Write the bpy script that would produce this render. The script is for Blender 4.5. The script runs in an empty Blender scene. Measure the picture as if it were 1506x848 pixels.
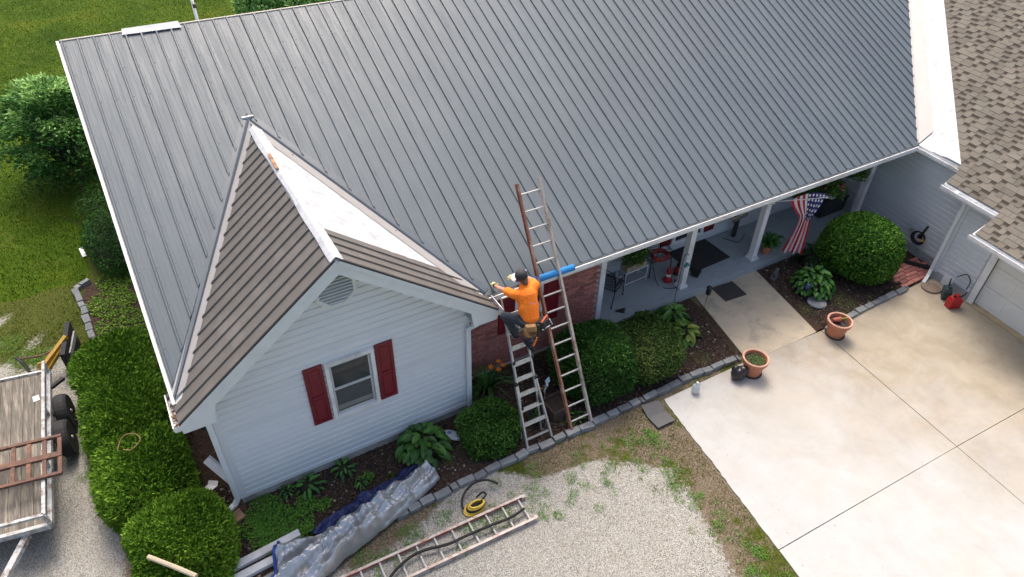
import bpy, bmesh, math, random
import numpy as np
from mathutils import Vector, Matrix
random.seed(7); rng = np.random.default_rng(7)
S = bpy.context.scene; C = S.collection
# ---------------------------------------------------------------- camera
CAM = (0.6559, -7.9733, 10.2294); YAW, PITCH, ROLL, FPX = 0.5445, 0.6891, 0.0297, 1027.73
_d = Vector((math.sin(YAW)*math.cos(PITCH), math.cos(YAW)*math.cos(PITCH), -math.sin(PITCH)))
_r0 = Vector((math.cos(YAW), -math.sin(YAW), 0)); _u0 = _r0.cross(_d)
_r = math.cos(ROLL)*_r0 + math.sin(ROLL)*_u0; _u = -math.sin(ROLL)*_r0 + math.cos(ROLL)*_u0
cd = bpy.data.cameras.new('camera'); cam = bpy.data.objects.new('camera', cd); C.objects.link(cam)
cam.matrix_world = Matrix(((_r.x, _u.x, -_d.x, CAM[0]), (_r.y, _u.y, -_d.y, CAM[1]), (_r.z, _u.z, -_d.z, CAM[2]), (0, 0, 0, 1)))
cd.sensor_width = 36; cd.lens = FPX/1506*36; cd.clip_start = .1; cd.clip_end = 2000
S.camera = cam
def px(P):                                     # pixel of a point in the photograph (used only to sort pieces by size in view)
    q = Vector(P)-Vector(CAM); z = q.dot(_d)
    return (753+FPX*q.dot(_r)/z, 424-FPX*q.dot(_u)/z, z)
# ---------------------------------------------------------------- sky, sun, exposure
SUN_AZ, SUN_EL = math.radians(20), math.radians(58)   # azimuth clockwise from +Y
w = bpy.data.worlds.new('World'); S.world = w; w.use_nodes = True
nt = w.node_tree; bg = nt.nodes['Background']; sky = nt.nodes.new('ShaderNodeTexSky')
sky.sky_type = 'NISHITA'; sky.sun_disc = False; sky.sun_elevation = SUN_EL; sky.sun_rotation = SUN_AZ
sky.air_density = .85; sky.dust_density = 6.0; sky.ozone_density = 0.0
nt.links.new(sky.outputs[0], bg.inputs[0]); bg.inputs[1].default_value = 0.15
sl = bpy.data.lights.new('sun', 'SUN'); sl.energy = .85; sl.angle = math.radians(24); sl.color = (1, .965, .91)
so = bpy.data.objects.new('sun', sl); C.objects.link(so)
sd = Vector((math.sin(SUN_AZ)*math.cos(SUN_EL), math.cos(SUN_AZ)*math.cos(SUN_EL), math.sin(SUN_EL)))
so.rotation_euler = sd.to_track_quat('Z', 'Y').to_euler(); so.location = (0, 0, 30)
S.view_settings.view_transform = 'Standard'; S.view_settings.look = 'None'
S.view_settings.exposure = 0.98; S.view_settings.gamma = 1
# ---------------------------------------------------------------- helpers: meshes
class MB:
    def __init__(s): s.v = []; s.f = []
    def add(s, vs, fs):
        o = len(s.v); s.v += [tuple(p) for p in vs]; s.f += [tuple(i+o for i in f) for f in fs]; return s
    def poly(s, pts): return s.add(pts, [tuple(range(len(pts)))])
    def box(s, c, d, rz=0, mat=None):
        x, y, z = [k/2 for k in d]; vs = [Vector((i*x, j*y, k*z)) for i in (-1, 1) for j in (-1, 1) for k in (-1, 1)]
        M = mat.to_3x3() if mat else Matrix.Rotation(rz, 3, 'Z')
        return s.add([M@p+Vector(c) for p in vs], [(0, 1, 3, 2), (4, 6, 7, 5), (0, 4, 5, 1), (2, 3, 7, 6), (0, 2, 6, 4), (1, 5, 7, 3)])
    def beam(s, p, q, w, h, up=(0, 0, 1)):      # box from p to q, w across, h along up
        p, q = Vector(p), Vector(q); d = (q-p).normalized(); a = d.cross(Vector(up))
        if a.length < 1e-4: a = d.cross(Vector((0, 1, 0)))
        a.normalize(); b = a.cross(d).normalized(); vs = []
        for e in (p, q):
            for i, j in ((-1, -1), (1, -1), (1, 1), (-1, 1)): vs.append(e+a*i*w/2+b*j*h/2)
        return s.add(vs, [(3, 2, 1, 0), (4, 5, 6, 7), (0, 1, 5, 4), (1, 2, 6, 5), (2, 3, 7, 6), (3, 0, 4, 7)])
    def tube(s, pts, r, n=8, closed=False):
        P = [Vector(p) for p in pts]; m = len(P); R = r if isinstance(r, (list, tuple)) else [r]*m; o = len(s.v); ref = None
        for i in range(m):
            t = (P[(i+1) % m]-P[i-1]) if closed else (P[min(i+1, m-1)]-P[max(i-1, 0)])
            t.normalize()
            if ref is None: ref = t.cross(Vector((0, 0, 1))) if abs(t.z) < .9 else t.cross(Vector((1, 0, 0)))
            a = (ref-t*ref.dot(t)).normalized(); ref = a; b = t.cross(a)
            for k in range(n):
                g = 2*math.pi*k/n; s.v.append(tuple(P[i]+(a*math.cos(g)+b*math.sin(g))*R[i]))
        for i in range(m if closed else m-1):
            j = (i+1) % m
            for k in range(n):
                l = (k+1) % n; s.f.append((o+i*n+k, o+i*n+l, o+j*n+l, o+j*n+k))
        if not closed:
            s.f.append(tuple(o+k for k in range(n))[::-1]); s.f.append(tuple(o+(m-1)*n+k for k in range(n)))
        return s
    def lathe(s, prof, c=(0, 0, 0), n=20, M=None, cap=True):
        o = len(s.v); m = len(prof)
        for r, z in prof:
            for k in range(n):
                g = 2*math.pi*k/n; p = Vector((r*math.cos(g), r*math.sin(g), z))
                if M: p = M@p
                s.v.append((p.x+c[0], p.y+c[1], p.z+c[2]))
        for i in range(m-1):
            for k in range(n):
                l = (k+1) % n; s.f.append((o+i*n+k, o+i*n+l, o+(i+1)*n+l, o+(i+1)*n+k))
        if cap: s.f.append(tuple(o+k for k in range(n))[::-1]); s.f.append(tuple(o+(m-1)*n+k for k in range(n)))
        return s
    def ball(s, c, r, n=10, m=7, M=None):
        if not isinstance(r, (tuple, list)): r = (r, r, r)
        o = len(s.v); pr = []
        for i in range(m+1):
            t = math.pi*i/m; pr.append((max(math.sin(t), .02), -math.cos(t)))
        for a, z in pr:
            for k in range(n):
                g = 2*math.pi*k/n; p = Vector((r[0]*a*math.cos(g), r[1]*a*math.sin(g), r[2]*z))
                if M: p = M@p
                s.v.append((p.x+c[0], p.y+c[1], p.z+c[2]))
        for i in range(m):
            for k in range(n):
                l = (k+1) % n; s.f.append((o+i*n+k, o+i*n+l, o+(i+1)*n+l, o+(i+1)*n+k))
        s.f.append(tuple(o+k for k in range(n))[::-1]); s.f.append(tuple(o+m*n+k for k in range(n))); return s
    def caps(s, p, q, r1, r2, n=10):            # tapered rounded limb
        p, q = Vector(p), Vector(q); d = q-p; L = d.length; d.normalize(); P = []; R = []
        for k in range(4): a = math.pi/2*(1-k/3.5); P.append(p-d*r1*math.sin(a)); R.append(max(r1*math.cos(a), .004))
        P.append(p+d*L*.5); R.append((r1+r2)/2)
        for k in range(3, -1, -1): a = math.pi/2*(1-k/3.5); P.append(q+d*r2*math.sin(a)); R.append(max(r2*math.cos(a), .004))
        return s.tube(P, R, n)
    def mesh(s, name, smooth=False):
        me = bpy.data.meshes.new(name); me.from_pydata(s.v, [], s.f); me.update()
        if smooth: me.shade_smooth()
        return me
    def build(s, name, mat=None, parent=None, smooth=False, bevel=0, kind=None):
        o = bpy.data.objects.new(name, s.mesh(name, smooth)); C.objects.link(o)
        if mat: o.data.materials.append(mat)
        if parent: o.parent = parent
        if bevel:
            b = o.modifiers.new('b', 'BEVEL'); b.width = bevel; b.segments = 2; b.limit_method = 'ANGLE'
        if kind: o['kind'] = kind
        return o
def tag(o, label, cat, group=None):
    o['label'] = label; o['category'] = cat
    if group: o['group'] = group
    return o
def thing(name, label, cat, loc=(0, 0, 0), rz=0, group=None):
    o = bpy.data.objects.new(name, None); C.objects.link(o); o.empty_display_size = .1
    o.location = loc; o.rotation_euler = (0, 0, rz); return tag(o, label, cat, group)
def dup(root, loc, rz=None, label=None):
    def cp(o, par):
        c = o.copy(); C.objects.link(c); c.parent = par
        for ch in o.children: cp(ch, c)
        return c
    r = cp(root, None); r.location = loc
    if rz is not None: r.rotation_euler = (0, 0, rz)
    if label: r['label'] = label
    return r
def npmesh(name, V, F, mat=None, parent=None, attr=None, smooth=False, kind=None, fattr=None):
    V = np.asarray(V, np.float32); F = np.asarray(F, np.int32); me = bpy.data.meshes.new(name); k = F.shape[1]
    me.vertices.add(len(V)); me.vertices.foreach_set('co', V.ravel())
    me.loops.add(F.size); me.loops.foreach_set('vertex_index', F.ravel())
    me.polygons.add(len(F)); me.polygons.foreach_set('loop_start', np.arange(0, F.size, k, dtype=np.int32)); me.polygons.foreach_set('loop_total', np.full(len(F), k, np.int32))
    me.update(calc_edges=True)
    for n, a in (attr or {}).items():
        t = me.attributes.new(n, 'FLOAT', 'POINT'); t.data.foreach_set('value', np.asarray(a, np.float32))
    for n, a in (fattr or {}).items():
        t = me.attributes.new(n, 'FLOAT', 'FACE'); t.data.foreach_set('value', np.asarray(a, np.float32))
    if smooth: me.shade_smooth()
    o = bpy.data.objects.new(name, me); C.objects.link(o)
    if mat: me.materials.append(mat)
    if parent: o.parent = parent
    if kind: o['kind'] = kind
    return o
def sines(seed, n=24, lo=1, hi=6):              # smooth pseudo noise in 2D/3D built from random waves, range about -1..1
    g = np.random.default_rng(seed); k = g.normal(size=(n, 3)); k /= np.linalg.norm(k, axis=1)[:, None]
    k *= np.exp(g.uniform(math.log(lo), math.log(hi), n))[:, None]; ph = g.uniform(0, 6.28, n); am = 1/np.sqrt(np.linalg.norm(k, axis=1)); am /= am.sum()
    return lambda P: (np.sin(np.asarray(P)@k.T+ph)*am).sum(1)*2.2
def remesh(mb, name, mat, parent, voxel=.012, smooth=3):
    o = mb.build(name, None, None); m = o.modifiers.new('r', 'REMESH'); m.mode = 'VOXEL'; m.voxel_size = voxel
    s = o.modifiers.new('s', 'SMOOTH'); s.iterations = smooth; s.factor = .5
    dg = bpy.context.evaluated_depsgraph_get(); me = bpy.data.meshes.new_from_object(o.evaluated_get(dg)); old = o.data
    o.modifiers.clear(); o.data = me; bpy.data.meshes.remove(old); me.name = name; me.shade_smooth(); me.materials.clear(); me.materials.append(mat)
    if parent: o.parent = parent
    return o
# ---------------------------------------------------------------- helpers: materials
def newmat(name):
    m = bpy.data.materials.new(name); m.use_nodes = True; t = m.node_tree; b = t.nodes['Principled BSDF']; return m, t, b
def N(t, kind, **kw):
    n = t.nodes.new('ShaderNode'+kind)
    for k, v in kw.items():
        if k.startswith('i_'): n.inputs[k[2:].replace('_', ' ')].default_value = v
        else: setattr(n, k, v)
    return n
def ramp(t, src, stops):
    r = t.nodes.new('ShaderNodeValToRGB'); e = r.color_ramp.elements
    while len(e) < len(stops): e.new(.5)
    for k, (p, c) in enumerate(stops): e[k].position = p; e[k].color = (c if len(c) == 4 else (*c, 1)) if not isinstance(c, float) else (c, c, c, 1)
    t.links.new(src, r.inputs[0]); return r.outputs[0]
def mix(t, f, a, b, mode='MIX'):
    n = t.nodes.new('ShaderNodeMix'); n.data_type = 'RGBA'; n.blend_type = mode
    for i, v in ((0, f), (6, a), (7, b)):
        s = n.inputs[i]
        if isinstance(v, bpy.types.NodeSocket): t.links.new(v, s)
        elif isinstance(v, (int, float)): s.default_value = v if i == 0 else (v, v, v, 1)
        else: s.default_value = (*v, 1)
    return n.outputs[2]
def coord(t, sc=(1, 1, 1), out='Object'):
    c = t.nodes.new('ShaderNodeTexCoord'); m = t.nodes.new('ShaderNodeMapping'); m.inputs['Scale'].default_value = sc
    t.links.new(c.outputs[out], m.inputs[0]); return m.outputs[0]
def noise(t, v, scale, detail=4, rough=.6, dist=0):
    n = t.nodes.new('ShaderNodeTexNoise'); n.inputs['Scale'].default_value = scale; n.inputs['Detail'].default_value = detail
    n.inputs['Roughness'].default_value = rough; n.inputs['Distortion'].default_value = dist; t.links.new(v, n.inputs['Vector']); return n.outputs['Fac']
def math_(t, op, a, b=0., c=None):
    n = t.nodes.new('ShaderNodeMath'); n.operation = op
    for i, v in enumerate((a, b, c)):
        if v is None: continue
        if isinstance(v, bpy.types.NodeSocket): t.links.new(v, n.inputs[i])
        else: n.inputs[i].default_value = v
    return n.outputs[0]
def bumpit(t, b, h, strength=.3, dist=.01):
    n = t.nodes.new('ShaderNodeBump'); n.inputs['Strength'].default_value = strength; n.inputs['Distance'].default_value = dist
    t.links.new(h, n.inputs['Height']); t.links.new(n.outputs[0], b.inputs['Normal'])
def attr(t, name):
    n = t.nodes.new('ShaderNodeAttribute'); n.attribute_name = name; return n.outputs['Fac']
def objrnd(t): return t.nodes.new('ShaderNodeObjectInfo').outputs['Random']
def mat(name, c1, c2=None, scale=6., rough=.6, metal=0., bump=0., bscale=60., stretch=(1, 1, 1), lo=.35, hi=.68, var=0., spec=.5, c3=None, s3=1.3):
    """two-tone worn surface: c1/c2 mixed by noise, optional third stain tone c3, fine bump, brightness spread per object"""
    m, t, b = newmat(name); v = coord(t, stretch)
    col = ramp(t, noise(t, v, scale, 6), [(lo, c1), (hi, c2 or c1)])
    if c3: col = mix(t, ramp(t, noise(t, v, s3, 5, .65), [(.5, 0.), (.68, 1.)]), col, c3)
    if var:
        k = math_(t, 'MULTIPLY_ADD', objrnd(t), 2*var, 1-var); col = mix(t, 1., col, k, 'MULTIPLY')
    t.links.new(col, b.inputs['Base Color']); b.inputs['Roughness'].default_value = rough; b.inputs['Metallic'].default_value = metal
    b.inputs['Specular IOR Level'].default_value = spec
    if bump: bumpit(t, b, noise(t, v, bscale, 4), bump)
    return m
def leafmat(name, dark, mid, light, rough=.6, trans=.16):
    m, t, b = newmat(name); r = attr(t, 'rnd'); v = coord(t); n = noise(t, v, 3.5, 3)
    f = math_(t, 'ADD', math_(t, 'MULTIPLY', r, .72), math_(t, 'MULTIPLY', n, .36))
    k = 1.65; dark, mid, light = [tuple(min(.6, c*k) for c in q) for q in (dark, mid, light)]; col = ramp(t, f, [(.12, dark), (.5, mid), (.92, light)]); col = mix(t, ramp(t, noise(t, v, 2.2, 4, .7), [(.60, 0.), (.72, .45)]), col, tuple(c*q for c, q in zip(mid, (1.5, .8, 1.2))))
    t.links.new(col, b.inputs['Base Color']); b.inputs['Roughness'].default_value = rough
    b.inputs['Specular IOR Level'].default_value = .12
    tr = t.nodes.new('ShaderNodeBsdfTranslucent'); t.links.new(col, tr.inputs[0]); ms = t.nodes.new('ShaderNodeMixShader'); ms.inputs[0].default_value = trans
    t.links.new(b.outputs[0], ms.inputs[1]); t.links.new(tr.outputs[0], ms.inputs[2]); t.links.new(ms.outputs[0], t.nodes['Material Output'].inputs[0]); return m
# ---------------------------------------------------------------- dimensions of the house (metres)
MS, MG, W, PF, L, D, ZE = .4708, .7815, 4.9385, .4241, 16.53, 6.386, 2.638   # roof slopes, gable width, gable projection, eave length, eave-to-ridge, eave height
PK = ZE+W/2*MG; WY = -.085                     # gable peak, gable wall face
# ---------------------------------------------------------------- materials
m_white = mat('white_paint', (.80, .80, .79), (.74, .74, .73), 3, .45, bump=.05, c3=(.58, .57, .53), s3=2.2)
m_trim = mat('white_vinyl_trim', (.72, .75, .76), (.66, .69, .70), 4, .4)
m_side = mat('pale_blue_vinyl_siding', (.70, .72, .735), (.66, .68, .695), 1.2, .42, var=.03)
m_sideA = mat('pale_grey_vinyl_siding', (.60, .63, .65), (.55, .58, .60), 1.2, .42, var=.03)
m_roof0 = mat('grey_painted_steel', (.098, .126, .138), (.090, .116, .127), 2.2, .5, c3=(.106, .134, .146), s3=.9, var=.03, bump=.04, bscale=14)
def roofmat():
    """painted steel: faint streaks running down the slope, dusty patches, a few chalky scuffs, one tone per panel"""
    m, t, b = newmat('grey_painted_steel'); v = coord(t); vs = coord(t, (7, .5, .5)); vk = coord(t, (3, 1.2, 1))
    col = ramp(t, noise(t, vs, 3, 5, .7), [(.3, (.086, .110, .127)), (.7, (.094, .119, .137))])
    col = mix(t, ramp(t, noise(t, v, .7, 5, .7), [(.45, 0.), (.75, .5)]), col, (.125, .150, .158))
    col = mix(t, ramp(t, noise(t, vk, 2.6, 6, .75, 1.2), [(.70, 0.), (.78, .45)]), col, (.20, .22, .22))
    col = mix(t, 1., col, math_(t, 'MULTIPLY_ADD', objrnd(t), .09, .955), 'MULTIPLY')
    t.links.new(col, b.inputs['Base Color']); t.links.new(ramp(t, noise(t, vs, 2, 4), [(.3, .42), (.7, .58)]), b.inputs['Roughness']); bumpit(t, b, noise(t, vk, 3.5, 2), .12, .02); return m
m_roof = roofmat()
m_flash = mat('grey_blue_valley_flashing', (.085, .108, .13), (.07, .09, .112), 5, .4, metal=.0)
m_brown = mat('brown_painted_steel', (.142, .127, .110), (.122, .108, .094), 3, .55, c3=(.17, .152, .134), s3=2.5, var=.06, bump=.05, bscale=18)
m_beige = mat('beige_valley_flashing', (.345, .33, .315), (.31, .295, .28), 3, .5)
m_under = mat('white_underlayment', (.56, .575, .585), (.47, .485, .495), 9, .6, bump=.6, bscale=30, c3=(.36, .37, .38), s3=4)
m_dark = mat('dark_recess', (.02, .02, .022), (.03, .03, .03), 8, .8)
m_soffit = mat('white_soffit', (.62, .64, .64), (.56, .58, .58), 4, .5)
m_brickm = mat('mortar', (.52, .48, .44), (.42, .39, .36), 25, .9, bump=.3)
m_brick = mat('red_brick', (.42, .165, .135), (.30, .105, .09), 14, .85, bump=.35, bscale=90, var=.35, c3=(.46, .23, .19), s3=9)
m_red = mat('dark_red_shutter', (.19, .012, .022), (.155, .010, .018), 5, .45)
m_conc = None
def concrete():
    m, t, b = newmat('concrete_driveway'); v = coord(t)
    sep = t.nodes.new('ShaderNodeSeparateXYZ'); t.links.new(v, sep.inputs[0])
    # tan colour grows towards the house and the garage, with blotchy edges
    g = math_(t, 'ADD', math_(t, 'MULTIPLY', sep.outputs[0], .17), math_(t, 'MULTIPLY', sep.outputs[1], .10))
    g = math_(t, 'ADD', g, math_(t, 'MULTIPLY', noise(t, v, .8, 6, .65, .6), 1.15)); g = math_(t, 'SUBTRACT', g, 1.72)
    pale_tone = ramp(t, noise(t, v, 2.3, 7, .7), [(.3, (.40, .395, .37)), (.7, (.465, .46, .44))])
    tan_tone = ramp(t, noise(t, v, 1.5, 8, .7, .4), [(.3, (.265, .225, .165)), (.5, (.335, .285, .21)), (.72, (.40, .35, .27))])
    col = mix(t, ramp(t, g, [(.0, 0.), (.75, 1.)]), pale_tone, tan_tone)
    warm = ramp(t, noise(t, v, .55, 4, .6, .3), [(.5, 0.), (.75, .35)]); col = mix(t, warm, col, (.50, .42, .33))
    grey = ramp(t, noise(t, v, 1.1, 6, .7, .8), [(.55, 0.), (.8, .4)]); col = mix(t, grey, col, (.31, .305, .275))
    spots = ramp(t, noise(t, v, 26, 5, .75), [(.66, 0.), (.76, .5)]); col = mix(t, spots, col, (.27, .25, .21))
    t.links.new(col, b.inputs['Base Color']); b.inputs['Roughness'].default_value = .85; bumpit(t, b, noise(t, v, 70, 5, .7), .25, .004); return m
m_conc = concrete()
m_walk = mat('tan_concrete', (.50, .42, .30), (.41, .345, .25), 1.6, .85, bump=.2, bscale=70, c3=(.30, .27, .21), s3=2.1)
m_porch = mat('grey_painted_concrete', (.36, .405, .42), (.32, .36, .37), 2.2, .5, bump=.08, bscale=40, c3=(.29, .32, .33), s3=3.4)
m_stone = mat('grey_edging_stone', (.22, .23, .23), (.13, .14, .145), 9, .85, bump=.5, bscale=35, var=.25, c3=(.30, .31, .29), s3=5)
m_black = mat('black_iron', (.012, .012, .013), (.02, .02, .02), 20, .45)
m_rubber = mat('black_rubber', (.014, .014, .015), (.025, .024, .023), 9, .8, bump=.2)
m_alu = mat('aluminium', (.62, .62, .60), (.50, .50, .49), 18, .42, metal=.55, c3=(.42, .40, .37), s3=7)
m_terra = mat('terracotta_plastic', (.52, .20, .11), (.44, .16, .085), 5, .6, bump=.05)
m_soil = mat('potting_soil', (.035, .026, .02), (.07, .05, .038), 30, .95, bump=.8, bscale=50)
m_wood = mat('weathered_deck_board', (.165, .145, .115), (.085, .074, .06), 5, .85, stretch=(9, .7, 3), bump=.5, bscale=12, var=.2, c3=(.30, .26, .21), s3=2.2)
m_yellow = mat('yellow_paint', (.52, .30, .04), (.40, .22, .03), 7, .6)
m_rust = mat('rusty_steel', (.16, .085, .06), (.09, .05, .038), 14, .85, bump=.3, c3=(.27, .13, .07), s3=5)
m_whitemetal = mat('chipped_white_paint', (.52, .53, .52), (.34, .33, .31), 14, .65, c3=(.16, .11, .08), s3=7, bump=.2)
m_glass, _t, _b = newmat('window_glass'); _b.inputs['Base Color'].default_value = (.03, .04, .045, 1); _b.inputs['Roughness'].default_value = .06; _b.inputs['Specular IOR Level'].default_value = .8
# ---------------------------------------------------------------- ground
m_lawn, _t, _b = newmat('lawn_grass'); _v = coord(_t)
_c = ramp(_t, noise(_t, _v, .35, 5, .6), [(.32, (.036, .076, .003)), (.52, (.068, .120, .006)), (.7, (.128, .16, .012))])
_c = mix(_t, ramp(_t, noise(_t, _v, 9, 5, .7), [(.35, .55), (.62, 0.)]), _c, (.018, .045, .006)); _c = mix(_t, ramp(_t, noise(_t, _v, 1.3, 6, .7), [(.58, 0.), (.78, .7)]), _c, (.14, .13, .035))
_t.links.new(_c, _b.inputs['Base Color']); _b.inputs['Roughness'].default_value = .9; _b.inputs['Specular IOR Level'].default_value = .08; bumpit(_t, _b, noise(_t, _v, 45, 4, .8), .9, .03)
o = MB().poly([(-600, -600, -.012), (600, -600, -.012), (600, 600, -.012), (-600, 600, -.012)]).build('lawn', m_lawn, kind='structure')
nz1, nz2, nz3 = sines(3, 30, .6, 5), sines(4, 30, 2, 14), sines(5, 24, .5, 3)
def sst(a, lo, hi): a = np.clip((a-lo)/(hi-lo), 0, 1); return a*a*(3-2*a)
def masks(P):
    P = np.asarray(P, float); P3 = np.c_[P[:, :2], np.zeros(len(P))]; x, y = P[:, 0], P[:, 1]; n1, n2, n3 = nz1(P3), nz2(P3), nz3(P3)
    xr = np.interp(-y, [1.5, 2.0, 2.3, 3, 3.75, 5, 8], [3.5, 4.8, 6.2, 6.9, 6.9, 6.7, 6.2])
    yt = np.interp(x, [-2, 0, 1, 4, 7], [-1.6, -1.75, -1.7, -1.75, -2.0])
    front = np.minimum(xr-x, (yt-y)*1.2)+.75*n1+.5*n2
    left = np.minimum(-1.45-x-.25*sst(y, 3, 6), np.interp(x, [-4, -2.5, -1.5], [6.9, 7.2, 7.3])-y)+.2*n1+.1*n2
    patch = sst(n3*.6+n2*.5, .38, .75)*sst(-y-1.5+.2*n1, -.3, .6)*(1-sst(-y-1.6, 1.3, 2.6)*.8)*(x > -1)
    patch2 = sst(n1*.6+n2*.5-.1*(7.2-y), -.2, .3)*(x < -1.3)*(y > 2.5)
    grav = np.maximum(sst(front, -.55, .65), sst(left, -.25, .35))*(1-.85*np.maximum(patch, patch2))
    bed = np.minimum.reduce([x+.0, 10.5-x, y+1.55, .6-y]); bedR = np.minimum.reduce([x-11.9, 17-x, y+1.9, .6-y])
    side = np.minimum.reduce([x+1.45+.12*n1, .6-x, y+1.9, 7.5-y])
    mul = np.maximum(np.maximum(sst(bed, -.02, .06), sst(bedR, -.02, .06)), sst(side+.15*n2, -.1, .2))
    gre = np.clip(.36+.55*n1+.45*n2, 0, 1); gre = np.where((y > 5) | (x < -1.8), np.clip(gre+.12+.45*sst(y, 4.5, 6.5), 0, 1), gre)
    strip = sst(x-xr, -.2, .3)*(y < -1.6); gre = np.clip(gre+.06*strip, 0, 1)
    fade = sst(np.minimum(x+5.2, np.where(x < -1.2, 7.9, 9.9)-y)+.3*n1, 0, .5)
    return grav, mul, gre, fade
gx, gy = np.arange(-5.6, 17.2, .07), np.arange(-9, 10.2, .07); GX, GY = np.meshgrid(gx, gy); P = np.c_[GX.ravel(), GY.ravel()]
grav, mul, gre, fade = masks(P); P3 = np.c_[P, np.zeros(len(P))]
GZ = .012*nz2(P3)*(1-grav*.5)+.02*mul*np.clip(nz1(P3), -1, 1)*.6-.06*(1-fade)
GZ = np.where((P[:, 0] > np.interp(-P[:, 1], [1.6, 12], [8.1, 6.75])) & (P[:, 1] < -1.72), -.02, GZ)
nx, ny = len(gx), len(gy); idx = np.arange(nx*ny).reshape(ny, nx)
F = np.stack([idx[:-1, :-1], idx[:-1, 1:], idx[1:, 1:], idx[1:, :-1]], -1).reshape(-1, 4)
def yardmat():
    m, t, b = newmat('gravel_soil_and_moss'); v = coord(t); fine = noise(t, v, 16, 5, .75); mid = noise(t, v, 5, 5, .7)
    vo = t.nodes.new('ShaderNodeTexVoronoi'); vo.inputs['Scale'].default_value = 85; t.links.new(v, vo.inputs['Vector'])
    bw = t.nodes.new('ShaderNodeRGBToBW'); t.links.new(vo.outputs['Color'], bw.inputs[0])
    st = ramp(t, bw.outputs[0], [(.15, (.16, .15, .125)), (.45, (.35, .335, .295)), (.8, (.52, .505, .46))])
    st = mix(t, ramp(t, mid, [(.45, 0.), (.75, .5)]), st, (.40, .35, .27))
    soil = ramp(t, noise(t, v, 34, 5, .8), [(.3, (.085, .06, .04)), (.5, (.17, .13, .085)), (.68, (.36, .31, .24))])
    mulch = ramp(t, fine, [(.3, (.028, .018, .013)), (.52, (.075, .048, .034)), (.7, (.15, .105, .075))])
    moss = ramp(t, noise(t, v, 30, 5, .8), [(.3, (.028, .045, .006)), (.5, (.07, .088, .012)), (.7, (.15, .14, .04))])
    def soft(a, k, lo, hi, src): return ramp(t, math_(t, 'ADD', a, math_(t, 'MULTIPLY', math_(t, 'SUBTRACT', src, .5), k)), [(lo, 0.), (hi, 1.)])
    col = mix(t, soft(attr(t, 'gre'), 1.5, .40, .66, mid), soil, moss)
    col = mix(t, soft(attr(t, 'grav'), 1.3, .38, .62, fine), col, st)
    col = mix(t, soft(attr(t, 'mul'), .3, .4, .6, fine), col, mulch)
    t.links.new(col, b.inputs['Base Color']); b.inputs['Roughness'].default_value = .95; b.inputs['Specular IOR Level'].default_value = .15
    h = math_(t, 'ADD', math_(t, 'MULTIPLY', vo.outputs['Distance'], -.7), fine); bumpit(t, b, h, .8, .02); return m
npmesh('gravel_yard', np.c_[P, GZ], F, yardmat(), attr=dict(grav=grav, mul=mul, gre=gre), smooth=True, kind='structure')
# loose stones
oc = np.array([(1, 0, 0), (0, 1, 0), (-1, 0, 0), (0, -1, 0), (0, 0, .7), (0, 0, -.7)]); of = np.array([(0, 1, 4), (1, 2, 4), (2, 3, 4), (3, 0, 4), (1, 0, 5), (2, 1, 5), (3, 2, 5), (0, 3, 5)])
def stones(name, Q, smin, smax, m, label, cat):
    n = len(Q); s = rng.uniform(smin, smax, n)*rng.uniform(.6, 1.5, n); a = rng.uniform(0, 6.28, n)
    v = oc[None]*np.stack([s, s*rng.uniform(.6, 1, n), s*rng.uniform(.5, .9, n)], 1)[:, None]; v = v*rng.uniform(.75, 1.25, v.shape)
    ca, sa = np.cos(a)[:, None], np.sin(a)[:, None]; v = np.stack([v[..., 0]*ca-v[..., 1]*sa, v[..., 0]*sa+v[..., 1]*ca, v[..., 2]], -1)+Q[:, None]
    o = npmesh(name, v.reshape(-1, 3), (of[None]+6*np.arange(n)[:, None, None]).reshape(-1, 3), m, attr=dict(rnd=np.repeat(rng.uniform(0, 1, n), 6)), kind='stuff')
    return tag(o, label, cat)
def rndmat(name, stops, rough=.9):
    m, t, b = newmat(name); t.links.new(ramp(t, attr(t, 'rnd'), stops), b.inputs['Base Color']); b.inputs['Roughness'].default_value = rough; return m
Q = np.c_[rng.uniform(-4, 7.4, 90000), rng.uniform(-6.5, 7.4, 90000)]; g_, m_, r_, f_ = masks(Q); keep = rng.uniform(0, 1, len(Q)) < np.clip(g_-m_, .05*(m_ < .5), 1); Q = Q[keep]
stones('loose_gravel', np.c_[Q, np.full(len(Q), .002)], .004, .010, rndmat('limestone_gravel', [(0, (.15, .14, .115)), (.4, (.34, .325, .285)), (1, (.56, .545, .50))]), 'pale crushed limestone gravel spread over the yard', 'gravel')
Q = np.c_[rng.uniform(0, 16, 26000), rng.uniform(-1.8, .45, 26000)]; g_, m_, r_, f_ = masks(Q); Q = Q[(m_ > .6) & ~((Q[:, 0] > 10.2) & (Q[:, 0] < 12.4))]
stones('mulch_chips', np.c_[Q, np.full(len(Q), .012)], .01, .03, rndmat('mulch', [(0, (.03, .02, .014)), (.6, (.08, .05, .035)), (.93, (.13, .09, .065)), (.97, (.3, .24, .18)), (1, (.4, .36, .3))]), 'brown wood mulch chips covering the planting beds', 'mulch')
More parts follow.
